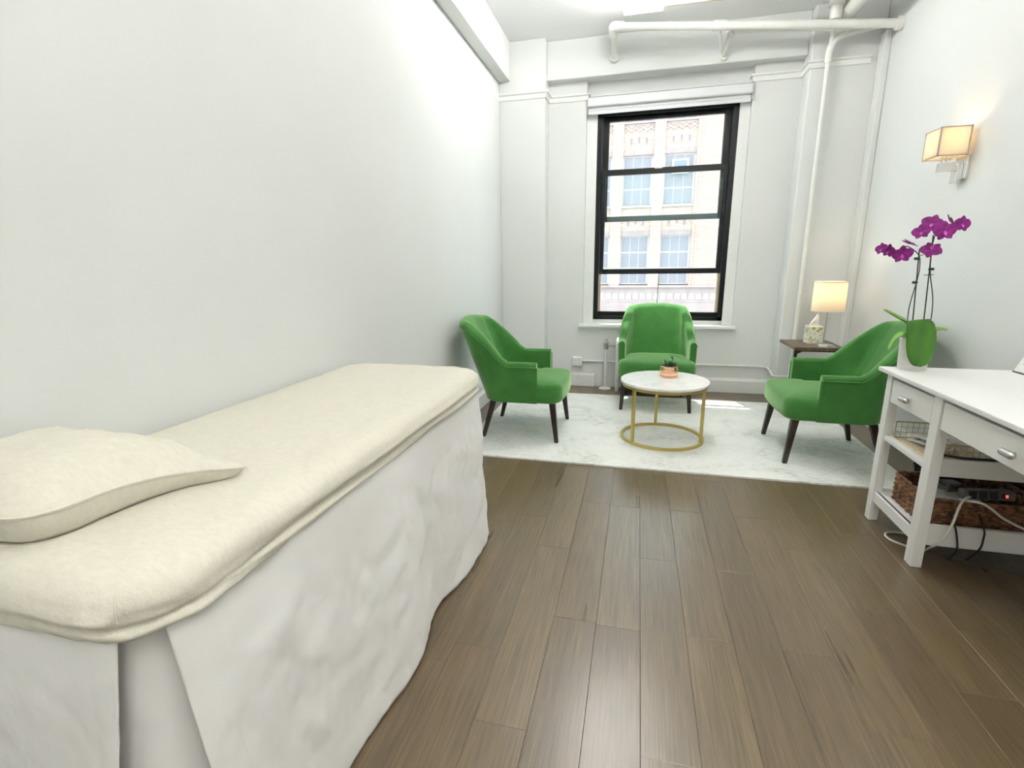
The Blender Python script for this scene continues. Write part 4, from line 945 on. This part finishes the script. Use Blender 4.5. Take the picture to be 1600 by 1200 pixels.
# ------------------------------------------------------------------ wall sconce
sn = empty('wall_sconce', (XR, 3.595, 1.78)); tag(sn, 'lit wall sconce with a square cream shade and chrome bracket', 'wall lamp')
X0, X1, Y0_, Y1_, Z0, Z1 = -0.178, -0.030, -0.080, 0.080, 0.036, 0.190
def shade_box():
    mb = MB(); t = 0.003
    mb.box(X0, X0+t, Y0_, Y1_, Z0, Z1).box(X1-t, X1, Y0_, Y1_, Z0, Z1).box(X0+t, X1-t, Y0_, Y0_+t, Z0, Z1).box(X0+t, X1-t, Y1_-t, Y1_, Z0, Z1)
    return mb
sh = shade_box().build('shade', M['shade'], sn)
tr_ = MB(); w = 0.006; e = 0.0012
for (x, y) in ((X0, Y0_), (X0, Y1_), (X1, Y0_), (X1, Y1_)):
    sx = 1 if x == X0 else -1; sy = 1 if y == Y0_ else -1
    tr_.box(min(x-e*sx, x+w*sx), max(x-e*sx, x+w*sx), min(y-e*sy, y), max(y-e*sy, y), Z0, Z1).box(min(x-e*sx, x), max(x-e*sx, x), min(y, y+w*sy), max(y, y+w*sy), Z0, Z1)
for z in (Z0, Z1-w):
    tr_.box(X0-e, X0, Y0_, Y1_, z, z+w).box(X0, X1, Y0_-e, Y0_, z, z+w).box(X0, X1, Y1_, Y1_+e, z, z+w)
tr_.build('shade_trim', shade('shade_trim_cloth', (0.90, 0.85, 0.80), (0.90, 0.80, 0.70), 0.5), sh)
MB().tube([(X0+0.004, 0, Z0+0.006), (X1-0.004, 0, Z0+0.006)], 0.0016, 6).tube([((X0+X1)/2, Y0_+0.004, Z0+0.006), ((X0+X1)/2, Y1_-0.004, Z0+0.006)], 0.0016, 6).build('spider', M['chrome'], sn)
MB().box(-0.016, 0.0, -0.058, 0.058, -0.085, 0.040).build('backplate', M['chrome'], sn, 0.002)
MB().box(-0.045, -0.016, -0.030, 0.030, -0.100, 0.000).build('lower_block', M['chrome'], sn, 0.002)
MB().box(-0.125, -0.016, -0.022, 0.022, -0.038, 0.012).build('arm', M['chrome'], sn, 0.002)
MB().tube([((X0+X1)/2, 0, 0.012), ((X0+X1)/2, 0, 0.070)], 0.014, 12).build('socket', M['chrome'], sn, smooth=True)
MB().lathe([(0, 0.070), (0.012, 0.074), (0.024, 0.100), (0.022, 0.118), (0.010, 0.130), (0, 0.132)], 16, c=((X0+X1)/2, 0)).build('bulb', M['bulb'], sn, smooth=True)
ld = bpy.data.lights.new('sconce_bulb_light', 'POINT'); ld.energy = SCONCE_W; ld.color = (1.0, 0.64, 0.35); ld.shadow_soft_size = 0.03
lo_ = bpy.data.objects.new('sconce_bulb_light', ld); COL.objects.link(lo_); lo_.parent = sn; lo_.location = ((X0+X1)/2, 0, 0.138)

# ------------------------------------------------------------------ side table with lamp, tissue box and tray
sx0, sx1, sy0, sy1, sz = 1.24, 1.606, 4.37, 4.82, 0.58
stb = empty('side_table', ((sx0+sx1)/2, (sy0+sy1)/2, RUGZ)); tag(stb, 'small side table with brown wood top and black metal legs in the corner', 'side table')
a_, b_ = (sx1-sx0)/2, (sy1-sy0)/2; sh_ = sz-RUGZ
MB().box(-a_, a_, -b_, b_, sh_-0.024, sh_).build('tabletop', M['tabletop'], stb, 0.002)
MB().box(-a_+0.002, a_-0.002, -b_+0.002, -b_+0.020, sh_-0.034, sh_-0.0245).build('apron', M['blackmetal'], stb)
for qx in (-1, 1):
    MB().box(qx*(a_-0.013)-0.011, qx*(a_-0.013)+0.011, -b_+0.002, -b_+0.024, 0.0, sh_-0.0345).build('leg', M['blackmetal'], stb, 0.001)
    MB().prism([(qx*(a_-0.024), sh_-0.0345), (qx*(a_-0.060), sh_-0.0345), (qx*(a_-0.024), sh_-0.055)], -b_+0.006, -b_+0.012).build('bracket', M['blackmetal'], stb)
    MB().box(qx*(a_-0.013)-0.011, qx*(a_-0.013)+0.011, -b_+0.024, b_-0.08, 0.0, 0.022).build('floor_runner', M['blackmetal'], stb, 0.001)
lm = empty('table_lamp', (1.482, 4.50, sz)); tag(lm, 'lit table lamp with cream drum shade and slim nickel stem on the side table', 'table lamp')
MB().lathe([(0, 0), (0.062, 0), (0.064, 0.004), (0.064, 0.010), (0.060, 0.013), (0.0, 0.014)], 32).build('base', M['nickel'], lm, smooth=True)
MB().tube([(0, 0, 0.012), (0, 0, 0.34)], 0.0065, 12).build('stem', M['nickel'], lm, smooth=True)
ch = MB().tube([(0.022, -0.01, 0.30), (0.022, -0.01, 0.225)], 0.0009, 5).build('pull_chain', M['nickel'], lm)
MB().lathe([(0, 0.212), (0.004, 0.215), (0.005, 0.220), (0.003, 0.226), (0, 0.227)], 8, c=(0.022, -0.01)).build('pull_knob', M['nickel'], ch)
MB().lathe([(0.117, 0.279), (0.1145, 0.512), (0.113, 0.512), (0.1155, 0.279), (0.117, 0.279)], 56, cap=False).build('shade', M['shade'], lm, smooth=True)
bind = mat('binding_cloth', (0.84, 0.80, 0.72), 0.8)
MB().lathe([(0.1162, 0.279), (0.1178, 0.279), (0.1176, 0.285), (0.1158, 0.285)], 56, cap=False).build('shade_binding', bind, lm)
MB().lathe([(0.1138, 0.506), (0.1153, 0.506), (0.1152, 0.513), (0.1136, 0.513)], 56, cap=False).build('shade_binding', bind, lm)
MB().lathe([(0, 0.34), (0.012, 0.345), (0.026, 0.38), (0.024, 0.405), (0.010, 0.42), (0, 0.422)], 16).build('bulb', M['bulb'], lm, smooth=True)
MB().tube([(-0.113, 0, 0.495), (0.113, 0, 0.495)], 0.0016, 6).tube([(0, -0.113, 0.495), (0, 0.113, 0.495)], 0.0016, 6).build('spider', M['nickel'], lm)
ld = bpy.data.lights.new('table_lamp_light', 'POINT'); ld.energy = LAMP_W; ld.color = (1.0, 0.82, 0.57); ld.shadow_soft_size = 0.03
lo_ = bpy.data.objects.new('table_lamp_light', ld); COL.objects.link(lo_); lo_.parent = lm; lo_.location = (0, 0, 0.44)
tb = empty('tissue_box', (1.448, 4.65, sz), math.radians(6)); tag(tb, 'tissue box printed with green leaves, a white tissue sticking up', 'tissue box')
MB().box(-0.054, 0.054, -0.054, 0.054, 0.0, 0.142).build('box', M['paper'], tb, 0.002)
lf = MB(); random.seed(5)
def leafprint(cx, cz, ang, L, face):
    out = []
    for k in range(10):
        t = 2*PI*k/10; u = L*math.cos(t); v = L*0.42*math.sin(t)*(1+0.3*math.cos(t))
        du = u*math.cos(ang)-v*math.sin(ang); dv = u*math.sin(ang)+v*math.cos(ang)
        h_ = max(-0.052, min(0.052, cx+du)); z_ = max(0.003, min(0.139, cz+dv))
        out.append((h_, -0.0546, z_) if face == 0 else (-0.0546, h_, z_))
    lf.add(out, [tuple(range(10))])
for face in (0, 1):
    for k in range(26): leafprint(random.uniform(-0.05, 0.05), random.uniform(0.008, 0.135), random.uniform(0.4, 2.4), random.uniform(0.009, 0.016), face)
lf.build('leaf_print', add_noise(mat('leaf_print_green', (0.5, 0.6, 0.15), 0.6), (0.40, 0.50, 0.10), (0.62, 0.68, 0.28), (30, 30, 30)), tb)
MB().add([(-0.048, 0.0, 0.142), (0.04, 0.012, 0.142), (0.030, -0.004, 0.20), (0.022, 0.006, 0.250), (-0.012, -0.012, 0.190), (0.0, 0.022, 0.144)], [(0, 4, 3, 2, 1), (0, 5, 3, 4), (5, 1, 2, 3)]).build('tissue', M['paper'], tb)
cl = empty('trinket_tray', (1.478, 4.402, sz)); tag(cl, 'small silver tray in front of the table lamp stem', 'tray')
MB().box(-0.062, 0.062, -0.030, 0.030, 0.0, 0.006).build('plate', M['nickel'], cl, 0.002)
MB().box(-0.055, 0.0, -0.022, 0.022, 0.006, 0.020).build('case', M['white2'], cl, 0.004)
MB().box(0.006, 0.056, -0.020, 0.020, 0.006, 0.018).build('lid', M['nickel'], cl, 0.004)

# ------------------------------------------------------------------ the street and the building across it
FS = 1.2; FYY = 24.0
def fx(x): return x*FS
def fz(z): return 1.25+(z-1.25)*FS
st_ = MB().box(-30, 30, 5.6, 60, -9.3, -9.0).build('street', M['asphalt'], None); tag(st_, 'grey street far below the window', 'street', kind='structure')
bd = empty('brick_building', (fx(0.5), FYY, -9.0)); tag(bd, 'pale brick building with gridded windows seen across the street', 'building')
bo = Vector((fx(0.5), FYY, -9.0))
def bbox(name, x0, x1, y0, y1, z0, z1, m, parent=None, bev=0):
    return MB().box(fx(x0)-bo.x, fx(x1)-bo.x, y0-bo.y, y1-bo.y, fz(z0)-bo.z, fz(z1)-bo.z).build(name, M[m], parent or bd, bev)
cols = [(-3.66, -2.59), (-2.20, -1.13), (-0.735, 0.335), (0.72, 1.81), (4.10, 5.17), (5.55, 6.62)]
rows = [(0.47, 2.26), (3.33, 5.07), (6.20, 8.0)]
ZT, ZB = 9.0, -7.0
bbox('wall', -9, 12, FYY+0.35, FYY+0.8, ZB, ZT, 'stonedk')
edges = [-9.0]+[v for c in cols for v in c]+[12.0]
for k in range(0, len(edges), 2): bbox('pier', edges[k], edges[k+1], FYY, FYY+0.36, 0.43, ZT, 'brick')
bbox('pier_rib', 1.93, 1.99, FYY-0.05, FYY, 0.43, ZT, 'brick'); bbox('pier_rib', 3.92, 3.98, FYY-0.05, FYY, 0.43, ZT, 'brick')
bands = [(0.43, rows[0][0]), (rows[0][1], rows[1][0]), (rows[1][1], rows[2][0]), (rows[2][1], ZT)]
win_me = {}
def far_window(x0, x1, z0, z1, ac=False):
    e = bbox('window', x0, x1, FYY+0.22, FYY+0.30, z0, z1, 'farframe'); w = (x1-x0); h_ = (z1-z0)
    for i in range(3):
        for j in range(3):
            a = x0+w*(0.05+0.30*i+0.0*i)+0.003; b = a+w*0.268; c = z0+h_*(0.03+0.325*j); d = c+h_*0.292
            bbox('pane', a, b, FYY+0.195, FYY+0.219, c, d, 'farpane', e)
    return e
for (x0, x1) in cols:
    for (z0, z1) in rows: far_window(x0, x1, z0, z1)
    for bi, (z0, z1) in enumerate(bands):
        if z1-z0 < 0.1: continue
        sp = bbox('spandrel', x0, x1, FYY+0.10, FYY+0.36, z0, z1, 'brick')
        # stone sill, soldier course, slots and zigzag
        bbox('sill', x0-0.02, x1+0.02, FYY+0.02, FYY+0.20, z1-0.07, z1, 'stone', sp)
        sol = MB(); n = 16
        for k in range(n):
            a = x0+(x1-x0)*(k+0.08)/n; b = x0+(x1-x0)*(k+0.92)/n
            sol.box(fx(a)-bo.x, fx(b)-bo.x, 0.075, 0.10, fz(z0+0.02)-bo.z, fz(z0+0.20)-bo.z)
        sol.build('soldier_course', M['stone'], sp)
        for k, cc in enumerate((0.25, 0.5, 0.75)):
            xm = x0+(x1-x0)*cc; zl = z0+0.36+(0.03 if k == 1 else 0)
            bbox('slot', xm-0.055, xm+0.055, FYY+0.07, FYY+0.10, zl, zl+0.25, 'stone', sp); bbox('slot_recess', xm-0.03, xm+0.03, FYY+0.066, FYY+0.07, zl+0.03, zl+0.22, 'stonedk', sp)
        if bi in (2, 3):
            zg = MB(); n = 4; zz = z0+0.78
            for row_ in range(2):
                pts = []
                for k in range(2*n+1): pts.append((fx(x0+(x1-x0)*k/(2*n))-bo.x, 0.085, fz(zz+row_*0.13+(0.10 if k % 2 else 0.0))-bo.z))
                for a, b in zip(pts, pts[1:]):
                    zg.hexa([(a[0], 0.06, a[2]), (b[0], 0.06, b[2]), (b[0], 0.10, b[2]), (a[0], 0.10, a[2])], [(a[0], 0.06, a[2]+0.06), (b[0], 0.06, b[2]+0.06), (b[0], 0.10, b[2]+0.06), (a[0], 0.10, a[2]+0.06)])
            zg.build('zigzag_band', M['stone'], sp)
# air conditioner in a window
ac = empty('air_conditioner', (fx(1.27), FYY+0.10, fz(4.62))); tag(ac, 'white window air conditioner in the building across the street', 'air conditioner')
MB().box(-0.34, 0.34, -0.18, 0.09, -0.30, 0.28).build('case', M['white2'], ac, 0.01)
MB().box(-0.27, 0.27, -0.20, -0.18, -0.22, 0.22).build('grille', mat('ac_grille', (0.20, 0.24, 0.30), 0.5), ac)
# ledge, arcaded frieze and the plain wall below
bbox('ledge', -9, 12, FYY-0.20, FYY+0.30, 0.36, 0.43, 'stone'); bbox('frieze', -9, 12, FYY-0.02, FYY+0.35, -0.20, 0.36, 'stone')
ar = MB(); x = -3.0
while x < 5.0:
    pts = [(fx(x)-bo.x, fz(-0.10)-bo.z), (fx(x+0.20)-bo.x, fz(-0.10)-bo.z)]
    for k in range(7):
        a = PI*k/6; pts.append((fx(x+0.10+0.10*math.cos(a))-bo.x, fz(0.02+0.12*math.sin(a))-bo.z))
    ar.prism(pts, -0.05, -0.02); x += 0.255
ar.build('arcade', mat('arcade_stone', (0.52, 0.48, 0.46), 0.8), bd)
bbox('lower_wall', -9, 12, FYY, FYY+0.35, ZB, -0.20, 'stone')
